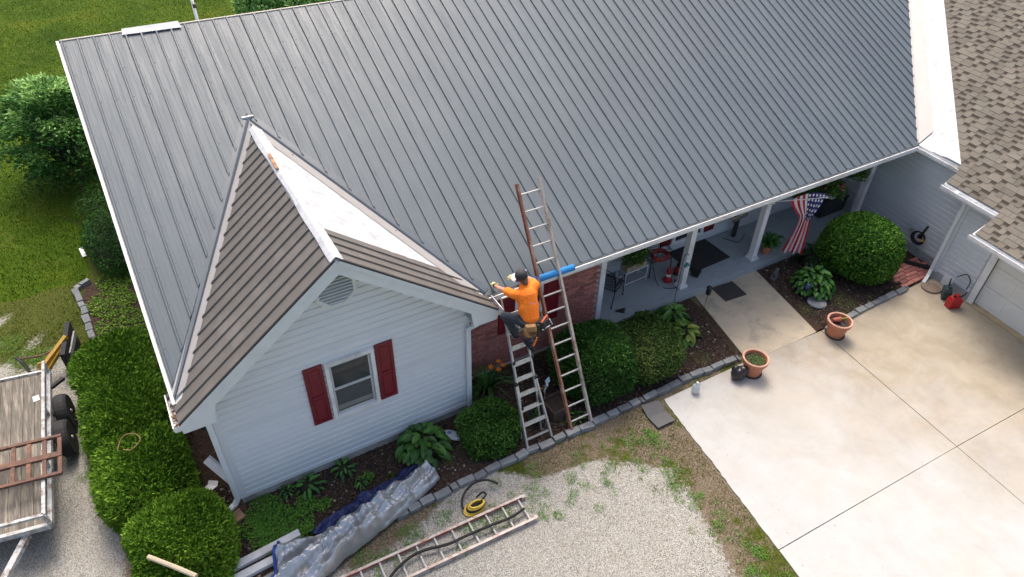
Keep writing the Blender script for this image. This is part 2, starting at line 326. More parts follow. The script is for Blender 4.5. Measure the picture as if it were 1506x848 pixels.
# blades
def blades(name, Q, h0, h1, wd, m, label, z=0., lean=.5, cat='grass'):
    n = len(Q); h = rng.uniform(h0, h1, n); a = rng.uniform(0, 6.28, n); l = rng.uniform(0, lean, n)*h; b = a+rng.uniform(-.8, .8, n)+1.57
    base = np.c_[Q[:, :2], np.full(n, z)]; sd_ = np.c_[np.cos(b), np.sin(b), np.zeros(n)]*(wd*rng.uniform(.6, 1.3, n))[:, None]
    tip = base+np.c_[np.cos(a)*l, np.sin(a)*l, h]; V = np.stack([base-sd_, base+sd_, tip], 1).reshape(-1, 3)
    o = npmesh(name, V, np.arange(3*n).reshape(-1, 3), m, attr=dict(rnd=np.repeat(rng.uniform(0, 1, n), 3)), kind='stuff'); return tag(o, label, cat)
m_blade = leafmat('grass_blade', (.016, .036, .001), (.045, .075, .002), (.10, .12, .008))
m_blade2 = leafmat('weed_blade', (.03, .06, .008), (.06, .095, .012), (.13, .14, .03))
Q = np.c_[rng.uniform(-9, 6, 170000), 5.2+27*rng.uniform(0, 1, 170000)**1.3]; g_, m_, r_, f_ = masks(Q)
ok = ((Q[:, 1] > 9.5) | (Q[:, 0] < -1.3)) & ((g_ < .35) & (m_ < .4) | (Q[:, 1] > 9.5)) & ~((Q[:, 0] > .0) & (Q[:, 1] < 13.2))
blades('lawn_blades', Q[ok], .02, .055, .011, m_blade, 'short mown green lawn grass behind and beside the house', -.012)
Q = np.c_[rng.uniform(-3.6, 8, 240000), rng.uniform(-6, 7.3, 240000)]; g_, m_, r_, f_ = masks(Q); Q3 = np.c_[Q, np.zeros(len(Q))]
cl = nz2(Q3*1.7+3)*.6+nz1(Q3*1.3+9)*.5; edge = (Q[:, 0] > np.interp(-Q[:, 1], [1.5, 8], [7.5, 7.0]))
ok = (m_ < .5) & (rng.uniform(0, 1, len(Q)) < np.clip((1-g_)*(cl > .05)*.9+.8*(cl > .62)*(Q[:, 1] > -4.2)*(Q[:, 0] > -1)+edge*.25, 0, 1)) & ~((Q[:, 0] > np.interp(-Q[:, 1], [1.9, 5.5], [7.9, 7.43])) & (Q[:, 1] < -1.5))
blades('yard_weeds', Q[ok], .012, .05, .006, m_blade2, 'patchy weeds and moss between the gravel and driveway edge', 0, .9, 'weeds')
# ---------------------------------------------------------------- driveway, walk, porch
def slab(name, pts, z0, z1, m, parent=None, shrink=.006, kind=None):
    c = sum((Vector(p) for p in pts), Vector((0, 0)))/len(pts); q = []
    for p in pts:
        d = (Vector(p)-c); q.append(Vector(p)-d.normalized()*shrink*1.4)
    n = len(q); mb = MB(); top = [(p.x, p.y, z1) for p in q]; bot = [(p.x, p.y, z0) for p in q]
    mb.add(top+bot, [tuple(range(n))]+[(i, n+i, n+(i+1) % n, (i+1) % n) for i in range(n)])
    return mb.build(name, m, parent, kind=kind)
drive = bpy.data.objects.new('driveway', None); C.objects.link(drive); drive['kind'] = 'structure'
J = lambda y: 12.26-.086*(-y-1.8)               # long saw joint
Lx = lambda y: 7.98-.13*(-y-1.6)                # ragged left edge
def ragged(a, b, n=40, amp=.012):
    return [(a[0]+(b[0]-a[0])*i/n+(random.uniform(-amp, amp) if 0 < i < n else 0), a[1]+(b[1]-a[1])*i/n) for i in range(n+1)]
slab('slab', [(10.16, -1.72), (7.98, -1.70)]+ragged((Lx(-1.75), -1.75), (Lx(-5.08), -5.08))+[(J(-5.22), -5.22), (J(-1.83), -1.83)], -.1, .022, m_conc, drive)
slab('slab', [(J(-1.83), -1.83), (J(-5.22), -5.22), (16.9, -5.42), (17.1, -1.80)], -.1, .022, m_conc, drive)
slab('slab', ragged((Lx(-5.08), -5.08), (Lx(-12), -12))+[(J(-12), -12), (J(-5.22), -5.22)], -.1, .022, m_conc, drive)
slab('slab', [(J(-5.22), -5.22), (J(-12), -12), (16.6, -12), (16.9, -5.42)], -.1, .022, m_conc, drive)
wk = slab('walkway', [(10.63, .44), (10.16, -1.77), (12.14, -1.815), (12.58, .44)], -.1, .026, m_walk, kind='structure')
m_dirtline = mat('joint_filler', (.10, .09, .07), (.17, .15, .12), 20, .95)
MB().poly([(8.2, -1.75, -.012), (6.9, -12, -.012), (17, -12, -.012), (17, -1.5, -.012), (10, -1.5, -.012)]).build('joint_filler', m_dirtline, drive)

Q = np.c_[rng.uniform(7.6, 16, 1500), rng.uniform(-8, -1.75, 1500)]; Q = Q[(rng.uniform(0, 1, 1500) < np.clip(np.exp(-(Q[:, 0]-7.6)*1.6)+.03+.5*np.exp(-(-1.75-Q[:, 1])*2), 0, 1)) & (Q[:, 0] > np.interp(-Q[:, 1], [1.6, 12], [8.0, 6.65]))]
stones('driveway_grit', np.c_[Q, np.full(len(Q), .025)], .003, .008, rndmat('grit', [(0, (.06, .05, .04)), (.6, (.2, .17, .13)), (1, (.42, .38, .3))]), 'small stones and leaf bits scattered on the concrete driveway', 'grit')
# ================================================================ the house
house = thing('house', 'white and brick single storey house with grey metal roof and shingled garage wing', 'house')
def part(name, mb, m, parent=house, **k): return mb.build(name, m, parent, **k)
# ---- main roof: deck, then ribbed steel panels cut to the valleys
deck = MB()
t0, th = -.035, .12
outl = [(0, -.0), (L, -.0), (L+D, D), (0, D)]
top = [(x, y, ZE+MS*y+t0) for x, y in outl]; bot = [(x, y, z-th) for x, y, z in top]
deck.add(top+bot, [(0, 1, 2, 3), (7, 6, 5, 4), (0, 4, 5, 1), (3, 2, 6, 7), (0, 3, 7, 4), (1, 5, 6, 2)])
BD = 4.5; ZBK = ZE+MS*(D-BD)
top = [(0, D, ZE+MS*D+t0), (L+D, D, ZE+MS*D+t0), (L+D, D+BD, ZBK+t0), (0, D+BD, ZBK+t0)]; bot = [(x, y, z-th) for x, y, z in top]
deck.add(top+bot, [(0, 1, 2, 3), (7, 6, 5, 4), (2, 6, 7, 3), (0, 3, 7, 4)])
mroof = part('main_roof', deck, m_soffit)
RS = .254
cols = [(-.022, 0), (-.011, .029), (.011, .029), (.022, 0), (.070, 0), (.076, .0014), (.084, .0014), (.09, 0), (.145, 0), (.151, .0014), (.159, .0014), (.165, 0)]
def yv(x): return MG/MS*min(x, W-x) if 0 < x < W else 0
def ylo(x):
    if x > L: return (x-L)+.03
    if 0 < x < W: return max(yv(x)+.17, -.0)
    return -.035
screw = MB()
def ridgepanel(xa, nrib, m, parent, z=lambda x, y: ZE+MS*y):
    xs = [(xa+r*RS+o, h) for r in range(nrib) for o, h in cols if -1e-6 <= xa+r*RS+o]
    xs = [(xa, 0)]+[q for q in xs if q[0] > xa+.001]+[(xa+nrib*RS-.03, 0)] if False else xs
    xs.append((xa+nrib*RS-.027, 0)); xs += [(b, None) for b in (W/2,) if xs[0][0] < b < xs[-1][0]]; xs.sort(key=lambda q: q[0])
    V = []; Fc = []
    for i, (x, h) in enumerate(xs):
        if h is None: h = 0
        a, b = ylo(x), D-.02
        for y in (a, b): V.append((x, y, z(x, y)+h))
        V.append((x, a, z(x, a)-.012))
    n = len(xs)
    for i in range(n-1):
        if xs[i+1][0]-xs[i][0] < 1e-5: continue
        Fc.append((3*i, 3*i+3, 3*i+4, 3*i+1)); Fc.append((3*i+2, 3*i+5, 3*i+3, 3*i))
    mb = MB(); mb.add(V, Fc); o = part('roof_panel', mb, m, parent)
    for r in range(nrib):
        x = xa+r*RS+.045; y = .15
        while y < D-.1:
            if y > ylo(x)+.08: screw.ball((x, y, z(x, y)+.003), (.009, .009, .007), 5, 3)
            y += .61
    return o
x = .04
while x < L+D-.3:
    ridgepanel(x, 4, m_roof, mroof); x += 4*RS
part('roof_screws', screw, mat('zinc_screw', (.16, .17, .18), (.3, .31, .32), 40, .4, metal=.6), mroof, kind='stuff')
part('rake_trim', MB().beam((-.02, -.02, ZE-.05), (-.02, D, ZE+MS*D-.05), .045, .15), m_white, mroof)
part('ridge_underlayment', MB().add([(1.0, D-.1, ZE+MS*(D-.1)+.032), (2.0, D-.12, ZE+MS*(D-.12)+.032), (1.98, D+.03, ZE+MS*D+.05), (1.02, D+.03, ZE+MS*D+.05), (1.04, D+.22, ZE+MS*(D-.2)), (1.9, D+.22, ZE+MS*(D-.2))], [(0, 1, 2, 3), (3, 2, 5, 4)]), m_under, mroof)
part('ridge_board', MB().beam((.02, D+.01, ZE+MS*D+.0), (L+D, D+.01, ZE+MS*D+.0), .05, .02), mat('ridge_lumber', (.5, .46, .4), (.42, .38, .32), 8, .8), mroof)
# grey valley flashing on the main roof beside the gable
for s in (-1, 1):
    q = []
    for x, y in ((0 if s < 0 else W, 0), (W/2, yv(W/2-1e-6))):
        q.append((x, y))
    a, b = Vector(q[0]), Vector(q[1]); n = Vector((s*(b-a).y*s, -(b-a).x)).normalized()
    if n.y < 0: n = -n
    V = []
    for e in (a+Vector((0, .0)), b): 
        for k, hh in ((0., .012), (.03, .03), (.055, .012), (.155, .011)):
            p = e+n*k; p.x = max(p.x, .0) if s < 0 else p.x; V.append((p.x, p.y, ZE+MS*p.y+hh))
    part('valley_flashing', MB().add(V, [(0, 1, 5, 4), (1, 2, 6, 5), (2, 3, 7, 6)]), m_flash, mroof)
part('apex_flashing', MB().beam((W/2-.1, yv(W/2-1e-6)+.1, PK+.05), (W/2+.12, yv(W/2-1e-6)+.1, PK+.05), .04, .03), m_white, mroof)
# ---- eave fascia and gutter of the porch side
def gutter(name, p, q, out, depth=.11, h=.11, m=m_white, parent=house, debris=None):
    p, q, out = Vector(p), Vector(q), Vector(out).normalized(); mb = MB(); up = Vector((0, 0, 1)); e = (q-p).normalized()
    prof = [(0, 0), (0, -h), (depth*.88, -h), (depth, -h*.6), (depth, .0), (depth-.016, .0), (depth-.016, -h*.58), (depth*.84, -h+.008), (.008, -h+.008), (.008, 0)]
    n = len(prof); V = [b+out*a+up*c for b in (p, q) for a, c in prof]
    mb.add(V, [(i, (i+1) % n, n+(i+1) % n, n+i) for i in range(n)]+[(0, 1, 2, 3, 4, 5, 6, 7, 8, 9), (19, 18, 17, 16, 15, 14, 13, 12, 11, 10)])
    for b, s in ((p, 1), (q, -1)):
        a = [b+out*k+up*c+e*s*.001 for k, c in prof[:5]]; mb.poly(a if s > 0 else a[::-1])
    g = mb.build(name, m, parent)
    if debris:
        d = MB(); r = random.Random(3)
        for k in range(26):
            f = r.random(); c = p+(q-p)*f+out*r.uniform(.02, depth-.03)+up*(-h*.75+r.uniform(0, .02))
            d.box(c, (r.uniform(.03, .07), r.uniform(.01, .03), .012), r.uniform(0, 3))
        d.build('debris', debris, g)
    return g
m_debris = mat('leaf_debris', (.10, .06, .04), (.25, .13, .08), 15, .9)
part('fascia', MB().box(((L+W)/2, .03, ZE-.13), (L-W-.02, .03, .20)), m_white)
gutter('gutter', (W+.02, .012, ZE-.04), (L-.06, .012, ZE-.04), (0, -1, 0), .105, .125)
part('porch_ceiling', MB().box(((L+W)/2, .96, ZE-.235), (L-W-.05, 1.80, .02)), m_soffit)
# ---- gable roof
groof_b = MB()
def gz(x): return ZE+MG*min(x, W-x)
ya = yv(W/2-1e-6)
for s in (0, 1):
    f = (lambda x: x) if s == 0 else (lambda x: W-x)
    tp = [(f(0), -PF+.01, ZE), (f(W/2), -PF+.01, PK), (f(W/2), ya, PK), (f(0), 0, ZE)]
    bt = [(x, y, z-.14) for x, y, z in tp]; tp = [(x, y, z-.02) for x, y, z in tp]
    groof_b.add(tp+bt, [(0, 1, 2, 3), (7, 6, 5, 4), (0, 4, 5, 1), (3, 2, 6, 7), (0, 3, 7, 4)])
groof = part('gable_roof', groof_b, m_soffit)
m_rib = m_brown
def gpanel(yb, nrib, side, x_hi, par):
    f = (lambda x: x) if side == 0 else (lambda x: W-x)
    ys = [(yb+r*RS+o+.03, h*1.05) for r in range(nrib) for o, h in cols]; ys.append((yb+nrib*RS+.003, 0)); V = []; Fc = []
    mm = []
    for y, h in ys:
        lo = max(-.03, y*MS/MG+.13) if y > -.05 else -.03
        if lo > x_hi-.06: continue
        mm.append((y, h)); 
        for x in (lo, x_hi): V.append((f(x), y, ZE+MG*x+h))
        V.append((f(lo), y, ZE+MG*lo-.012)); V.append((f(x_hi), y, ZE+MG*x_hi-.008))
    for i in range(len(mm)-1):
        q = [(4*i, 4*i+4, 4*i+5, 4*i+1), (4*i+2, 4*i+6, 4*i+4, 4*i), (4*i+1, 4*i+5, 4*i+7, 4*i+3)]
        Fc += [t[::-1] if side == 0 else t for t in q]
    if len(mm) > 2: return part('roof_panel', MB().add(V, Fc), m_brown, par)
RS = .2286
yb = -PF-.03
for k in range(5): gpanel(yb+k*4*RS, 4, 0, W/2-.085, groof)
gpanel(yb, 4, 1, W/2-.10, groof)
# white underlayment over the rest of the right-hand slope and folded over the ridge, wrinkled
wr = sines(21, 30, 4, 26)
def sheet(name, fn, nu, nv, m, par, amp=.006, seed=0):
    V = np.array([fn(i/nu, j/nv) for j in range(nv+1) for i in range(nu+1)], float); V[:, 2] += amp*np.abs(wr(V+seed))**.7
    idx = np.arange((nu+1)*(nv+1)).reshape(nv+1, nu+1); F = np.stack([idx[:-1, :-1], idx[:-1, 1:], idx[1:, 1:], idx[1:, :-1]], -1).reshape(-1, 4)
    return npmesh(name, V, F, m, par, smooth=True)
def und(a, b):
    y0 = yb+4*RS-.01; x = .02+(W/2-.02)*b; y = y0+(max(yv(x)-.02, y0+.001)-y0)*a; return (W-x, y, gz(x)-.008)
sheet('underlayment', und, 40, 40, m_under, groof, .012)
def rcap(a, b):
    y = -PF-.01+(ya+PF-.22)*a; s = (b-.5)*2; wl = .082+.008*math.sin(9*a)+.006*math.sin(23*a+1); wr_ = .10 if a < .22 else .14
    return (W/2+s*(wl if s < 0 else wr_), y, PK+.03-abs(s)*(wl if s < 0 else wr_)*MG)
sheet('ridge_wrap', rcap, 60, 6, m_under, groof, .004, 5)
part('torn_strip', MB().beam((W/2-.02, 2.75, PK+.03), (W/2-.035, 2.2, PK+.03), .05, .012), mat('torn_wood', (.5, .25, .1), (.08, .04, .02), 9, .8), groof)
# beige valley flashing on the gable's slopes
for s, wdt in ((0, .14), (1, .30)):
    V = []
    for k in range(13):
        y = .05+(ya-.05)*k/12; xv = y*MS/MG; f = (lambda x: x) if s == 0 else (lambda x: W-x)
        for o, h in ((.004, .012), (.02, .022), (wdt, .006)):
            x = min(xv+o*1.1, W/2); V.append((f(x), y-(0 if s == 0 else 0), gz(f(x))+h))
    part('valley_flashing', MB().add(V, [(3*k+a, 3*k+a+1, 3*k+a+4, 3*k+a+3) for k in range(12) for a in (0, 1)]), m_beige, groof)
part('valley_screws', MB().ball((W-3.2*MS/MG-.1, 3.2, gz(W-3.2*MS/MG-.1)+.02), .012, 6, 4).ball((W-1.4*MS/MG-.1, 1.4, gz(W-1.4*MS/MG-.1)+.02), .012, 6, 4), m_dark, groof)
# rake boards with boxed returns, soffit, drip edge
for s in (0, 1):
    f = (lambda x: x) if s == 0 else (lambda x: W-x); bo = .24
    pts = [(-.02, ZE-.03-.02*MG), (W/2, PK-.03), (W/2, PK-.03-bo), (.47, gz(.47)-.03-bo), (.42, ZE-.22), (.0, ZE-.22), (-.02, ZE-.2)]
    n = len(pts); V = [(f(x), y, z) for y in (-PF-.012, -PF+.012) for x, z in pts]
    fs = [tuple(range(n)), tuple(range(2*n-1, n-1, -1))]+[(i, n+i, n+(i+1) % n, (i+1) % n) for i in range(n)]
    part('rake_board', MB().add(V, [q[::-1] if s else q for q in fs]), m_trim)
    part('rake_crown', MB().beam((f(-.02), -PF-.022, ZE-.055), (f(W/2-.02), -PF-.022, PK-.06), .02, .07, (0, -1, 0) if 0 else (0, 0, 1)), m_trim)
    part('drip_edge', MB().beam((f(-.03), -PF-.028, ZE-.014), (f(W/2-.03), -PF-.028, PK-.016), .016, .02), m_rubber)
    part('boxed_return', MB().box((f(.2), -.17, ZE-.21), (.44, .47, .02)), m_trim)
    V = [(f(x), y, gz(x)-.27) for x in (.42, W/2) for y in (-PF+.012, WY+.03)]
    part('soffit', MB().add(V, [(0, 1, 3, 2)]), m_soffit)
    part('return_side', MB().box((f(-.008), -.19, ZE-.13), (.02, .44, .17)), m_trim)
gutter('gutter', (-.005, .24, ZE-.03), (-.005, -PF-.03, ZE-.03), (-1, 0, 0), .11, .10, debris=m_debris)
gutter('gutter', (W+.01, -.0, ZE-.03), (W+.01, -PF-.03, ZE-.03), (1, 0, 0), .11, .10, debris=m_debris)
# ---- siding
def siding(parent, O, e, n, s0, s1, z0, z1, m, clip=None, h=.127):
    O, e, n = Vector(O), Vector(e).normalized(), Vector(n).normalized(); z = z0
    while z < z1-.01:
        zt = min(z+h, z1); V = []; ok = True
        for q, out in ((z, .001), (z, .023), (z+(zt-z)*.62, .020), (z+(zt-z)*.72, .004), (zt, .003)):
            a, b = clip(q) if clip else (s0, s1); a, b = max(a, s0), min(b, s1)
            if b-a < .02: b = a+.02
            for k in (a, b): V.append(O+e*k+n*out+Vector((0, 0, q)))
        if ok:
            fs = [(2*i, 2*i+1, 2*i+3, 2*i+2) for i in range(4)]
            if e.cross(Vector((0, 0, 1))).dot(n) < 0: fs = [q[::-1] for q in fs]
            part('siding_plank', MB().add(V, fs), m, parent)
        z += h
gw = MB(); WL, WR = .37, W-.37
pts = [(WL, .0), (WR, 0), (WR, gz(WR)-.2), (W/2, PK-.2), (WL, gz(WL)-.2)]
V = [(x, y, z) for y in (WY+.004, WY+.12) for x, z in pts]; gw.add(V, [(0, 1, 2, 3, 4), (9, 8, 7, 6, 5)]+[(i, 5+i, 5+(i+1) % 5, (i+1) % 5) for i in range(5)])
gwall = part('gable_wall', gw, m_side)
siding(gwall, (0, WY, 0), (1, 0, 0), (0, -1, 0), WL+.07, WR-.07, .18, 4.4, m_side, lambda z: ((z-ZE+.24)/MG, W-(z-ZE+.24)/MG))
for x in (WL, WR): part('corner_board', MB().box((x+(.03 if x < 1 else -.03), WY-.008, 1.29), (.11, .03, 2.24)).box((x-(.012 if x < 1 else -.012), WY+.05, 1.29), (.03, .12, 2.24)), m_side)
part('foundation', MB().box((W/2, WY+.03, .08), (WR-WL-.02, .06, .19)), mat('pale_concrete_foundation', (.42, .42, .38), (.32, .32, .28), 6, .9, bump=.3, c3=(.25, .25, .2), s3=3), gwall)
part('side_wall', MB().box((WL+.05, 5.3, 1.25), (.1, 10.6, 2.5)).box((WR-.05, .3, 1.25), (.1, .7, 2.5)), m_side)
part('back_wall', MB().box((9, 10.6, 1.7), (17.4, .1, 3.4)), m_side)
V = [(WL+.05, 10.55, 2.5), (WL+.05, .05, 2.5), (WL+.05, D, ZE+MS*D-.2), (WL+.05, 10.55, ZBK-.1)]
part('end_gable', MB().add(V+[(x+.08, y, z) for x, y, z in V], [(0, 1, 2, 3), (7, 6, 5, 4)]), m_side)
part('main_soffit', MB().beam((.2, .05, ZE-.2), (.2, D, ZE+MS*D-.2), .36, .02), m_soffit)
# window in the gable wall
WV = WY-.03
win = part('window', MB().box((2.475, WV-.02, 2.445), (.80, .06, .06)).box((2.475, WV-.02, 1.235), (.80, .06, .06)).box((2.105, WV-.02, 1.84), (.06, .06, 1.15)).box((2.845, WV-.02, 1.84), (.06, .06, 1.15)), m_white)
part('sash', MB().box((2.475, WV-.004, 2.39), (.67, .03, .045)).box((2.475, WV-.004, 1.865), (.67, .034, .05)).box((2.16, WV-.004, 2.12), (.035, .03, .5)).box((2.79, WV-.004, 2.12), (.035, .03, .5)), mat('window_sash', (.52, .54, .54), (.45, .47, .47), 5, .5), win)
part('sash', MB().box((2.475, WV+.012, 1.29), (.67, .03, .07)).box((2.16, WV+.012, 1.56), (.035, .03, .5)).box((2.79, WV+.012, 1.56), (.035, .03, .5)), mat('window_sash2', (.52, .54, .54), (.45, .47, .47), 5, .5), win)
part('pane', MB().box((2.475, WV-.001, 2.12), (.6, .012, .5)), m_glass, win)
m_screen = mat('insect_screen', (.075, .085, .09), (.06, .07, .075), 8, .7)
part('pane', MB().box((2.475, WV+.004, 1.56), (.6, .012, .5)), m_screen, win)
part('reflection_strip', MB().box((2.475, WV-.009, 1.42), (.58, .004, .10)), mat('pale_reflection', (.22, .23, .22), (.17, .18, .17), 6, .7), win)  # pale strip painting a reflection onto the lower pane
def shutter(x0, x1, y, z0, z1, par=house):
    s = part('shutter', MB().box(((x0+x1)/2, y-.012, (z0+z1)/2), (x1-x0, .024, z1-z0)), m_red, par); zm = z0+(z1-z0)*.47
    wd = x1-x0
    part('stile', MB().box((x0+.025, y-.03, (z0+z1)/2), (.05, .014, z1-z0)).box((x1-.025, y-.03, (z0+z1)/2), (.05, .014, z1-z0)).box(((x0+x1)/2, y-.03, z0+.03), (wd-.101, .014, .06)).box(((x0+x1)/2, y-.03, z1-.03), (wd-.101, .014, .06)).box(((x0+x1)/2, y-.03, zm), (wd-.101, .014, .06)), m_red, s)
    for a, b in ((z0+.085, zm-.055), (zm+.055, z1-.085)):
        part('raised_panel', MB().box(((x0+x1)/2, y-.028, (a+b)/2), (wd-.15, .012, b-a)), m_red, s, bevel=.006)
shutter(1.75, 2.05, WY-.008, 1.22, 2.49); shutter(2.90, 3.20, WY-.008, 1.22, 2.49)
# octagonal gable vent
vc = (2.455, 3.83); R8 = .345
def octo(r, y0, y1, r2=None):
    a = [(math.cos(math.pi/8+k*math.pi/4), math.sin(math.pi/8+k*math.pi/4)) for k in range(8)]; mb = MB(); V = []
    for y, rr in ((y0, r), (y1, r), (y1, r2), (y0, r2)): V += [(vc[0]+c*rr, y, vc[1]+s*rr) for c, s in a]
    return mb.add(V, [(8*l+k, 8*((l+1) % 4)+k, 8*((l+1) % 4)+(k+1) % 8, 8*l+(k+1) % 8) for l in range(4) for k in range(8)])
m_vent = mat('vent_vinyl', (.70, .72, .72), (.64, .66, .66), 5, .5)
vent = part('gable_vent', octo(R8, WV+.0, WV-.035, R8-.03), m_vent)
part('vent_frame', octo(R8-.025, WV, WV-.055, R8-.075), m_vent, vent)
part('vent_back', MB().poly([(vc[0]+math.cos(math.pi/8+k*math.pi/4)*(R8-.05), WV-.018, vc[1]+math.sin(math.pi/8+k*math.pi/4)*(R8-.05)) for k in range(8)][::-1]), m_soffit, vent)
for k in range(9):
    zz = vc[1]-.235+k*.058; dz = abs(zz-vc[1]); rr = (R8-.07)*math.cos(math.pi/8); hw = rr if dz < rr*.414 else rr*1.414-dz
    if hw > .03: part('slat', MB().beam((vc[0]-hw, WV-.036, zz), (vc[0]+hw, WV-.036, zz), .010, .074, (0, -.75, 1)), m_vent, vent)
# downspouts
def spout(pts, wd=.085, dp=.06, parent=house, name='downspout'):
    mb = MB()
    for a, b in zip(pts[:-1], pts[1:]):
        a, b = Vector(a), Vector(b); d = (b-a).normalized()*.02; mb.beam(a-d, b+d, wd, dp, (0, -1, .01) if abs(d.z) > .015 else (0, 0, 1))
    return part(name, mb, m_trim, parent, bevel=.012)
spout([(W-.22, -.34, ZE-.24), (W-.30, -.26, ZE-.36), (W-.40, -.17, ZE-.47), (W-.40, -.155, .24), (W-.40, -.22, .12)])
spout([(.16, -.2, ZE-.24), (.30, -.14, ZE-.45), (.30, -.14, .26), (.24, -.16, .18), (.02, -.25, .12)])
part('splash_block', MB().box((.1, -.33, .03), (.42, .2, .06), .3), mat('terracotta_block', (.42, .22, .12), (.3, .2, .13), 8, .9))
# ---- brick wall on the porch side
BY = .60; bwall = part('brick_wall', MB().box(((WR+7.97)/2, BY+.065, 1.24), (7.97-WR-.01, .11, 2.36)), m_brickm)
bl, bh, gap = .192, .055, .0125
bm_full = MB().box((0, 0, 0), (bl, .022, bh)).mesh('brick'); bm_half = MB().box((0, 0, 0), (bl/2-.005, .022, bh)).mesh('brick_half')
for q in (bm_full, bm_half): q.materials.append(m_brick)
bricks = []
row = 0; z = .07
while z < 2.36:
    x = WR+.01+(0 if row % 2 else -.102)
    while x < 7.9:
        x0, x1 = max(x, WR+.01), min(x+bl, 7.90)
        if x1-x0 > .05: bricks.append(((x0+x1)/2, z+bh/2, x1-x0))
        x += bl+gap
    z += bh+gap; row += 1
bricks.sort(key=lambda b: -(px((b[0], BY, b[1]))[0]+(0 if b[1] > .9 else -400)))     # unobstructed, largest in view first
for b in bricks[:300]:
    o = bpy.data.objects.new('brick', bm_full if b[2] > .15 else bm_half); C.objects.link(o); o.parent = bwall
    o.location = (b[0], BY+.002+random.uniform(-.002, .002), b[1]); s = b[2]/(bl if b[2] > .15 else bl/2-.005); o.scale = (s, 1, 1)
mb = MB()
for b in bricks[300:]: mb.box((b[0], BY+.002+random.uniform(-.002, .002), b[1]), (b[2], .022, bh))
part('bricks_beyond', mb, m_brick, bwall, kind='stuff')
part('brick_foundation', MB().box(((WR+7.97)/2, BY+.02, .02), (7.97-WR, .06, .09)), m_brickm, bwall)
shutter(5.55, 5.90, BY-.012, .95, 2.2); shutter(6.52, 6.90, BY-.012, .86, 2.2)
w2 = part('window', MB().box((6.21, BY-.03, 2.2), (.62, .05, .06)).box((6.21, BY-.03, .95), (.62, .05, .06)).box((5.93, BY-.03, 1.57), (.06, .05, 1.19)).box((6.49, BY-.03, 1.57), (.06, .05, 1.19)), m_white)
part('pane', MB().box((6.21, BY-.018, 1.57), (.5, .01, 1.19)), m_glass, w2)
part('corner_post', MB().box((7.975, BY+.05, 1.30), (.13, .16, 2.26)).box((7.975, BY+.05, .2), (.17, .2, .07)), m_white, bevel=.006)
# ---- porch
pf = MB(); pf.box(((8.0+L+.2)/2, 1.2, .075), (L-7.8, 1.52, .15)); porch = part('porch_floor', pf, m_porch, bevel=.008)
part('porch_apron', MB().box(((8.0+L+.1)/2, .425, .06), (L-7.9, .02, .115)), m_porch, porch)
for x in (10.44, 12.68, 16.32):
    p_ = part('porch_post', MB().box((x, .72, 1.30), (.15, .15, 2.22)), m_white, bevel=.006)
    part('post_base', MB().box((x, .72, .175), (.23, .23, .05)).box((x, .72, .225), (.19, .19, .05)), m_white, p_, bevel=.006)
    part('post_cap', MB().box((x, .72, 2.36), (.19, .19, .06)), m_white, p_)
part('porch_beam', MB().box(((L+8)/2, .72, 2.35), (L-8.1, .16, .1)), m_white)
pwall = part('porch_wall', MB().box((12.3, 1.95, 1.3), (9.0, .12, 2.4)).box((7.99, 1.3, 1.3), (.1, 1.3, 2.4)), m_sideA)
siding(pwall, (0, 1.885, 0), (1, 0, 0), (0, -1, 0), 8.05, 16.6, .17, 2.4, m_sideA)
for (x0, x1, z0, z1) in ((11.1, 12.0, .42, 2.1), (8.9, 9.75, .60, 2.1)):
    ww = part('porch_window', MB().box(((x0+x1)/2, 1.855, z0), (x1-x0+.12, .07, .08)).box(((x0+x1)/2, 1.855, z1), (x1-x0+.12, .07, .08)).box((x0, 1.855, (z0+z1)/2), (.09, .07, z1-z0-.08)).box((x1, 1.855, (z0+z1)/2), (.09, .07, z1-z0-.08)), m_white)
    part('pane', MB().box(((x0+x1)/2, 1.862, (z0+z1)/2), (x1-x0-.09, .02, z1-z0-.08)), m_glass, ww)
    shutter(x0-.40, x0-.08, 1.868, z0, z1); shutter(x1+.08, x1+.40, 1.868, z0, z1)
dr = part('front_door', MB().box((13.75, 1.86, 1.2), (.92, .05, 2.06)), mat('white_door', (.6, .61, .6), (.55, .56, .55), 4, .5))
part('door_frame', MB().box((13.24, 1.85, 1.2), (.1, .08, 2.1)).box((14.26, 1.85, 1.2), (.1, .08, 2.1)), m_white, dr); part('handle', MB().ball((13.4, 1.82, 1.1), .03), m_alu, dr)
# ---- garage wing, in its own skewed frame: u up the slope, v along the eave towards the driveway
AW = MS/.9
def G(u, v, dz=0., z=None): return (L+u-.1*v, -v, (ZE+AW*u if z is None else z)+dz)
ge = Vector((-.1, -1, 0)).normalized(); gn = Vector((-1, .1, 0)).normalized()
out = [(0, 0), (6, -6.667), (6, 9), (-1.08, 9), (-1.08, 2.55), (-.48, 2.55), (-.48, 1.22), (0, 1.22)]
n = len(out); V = [G(u, v, -.03) for u, v in out]+[G(u, v, -.13) for u, v in out]
grf = part('garage_roof', MB().add(V, [tuple(range(n))[::-1], tuple(range(n, 2*n))]+[(i, (i+1) % n, n+(i+1) % n, n+i) for i in range(n)]), m_soffit)
def vstrip(a, b, dz, m, name, vlo=.24, lump=0):
    V = []; nn = 26
    for k in range(nn+1):
        vv = vlo-k*(6.4+vlo)/nn
        for c in (a, (a+b)/2, b):
            u = c-.9*vv; v2 = vv
            V.append(G(u, v2, dz+(lump*random.random())))
    return part(name, MB().add(V, [(3*k+j, 3*k+3+j, 3*k+4+j, 3*k+1+j) for k in range(nn) for j in (0, 1)]), m, grf)
V = []
vstrip(.02, .42, .004, m_beige, 'valley_flashing', .02)
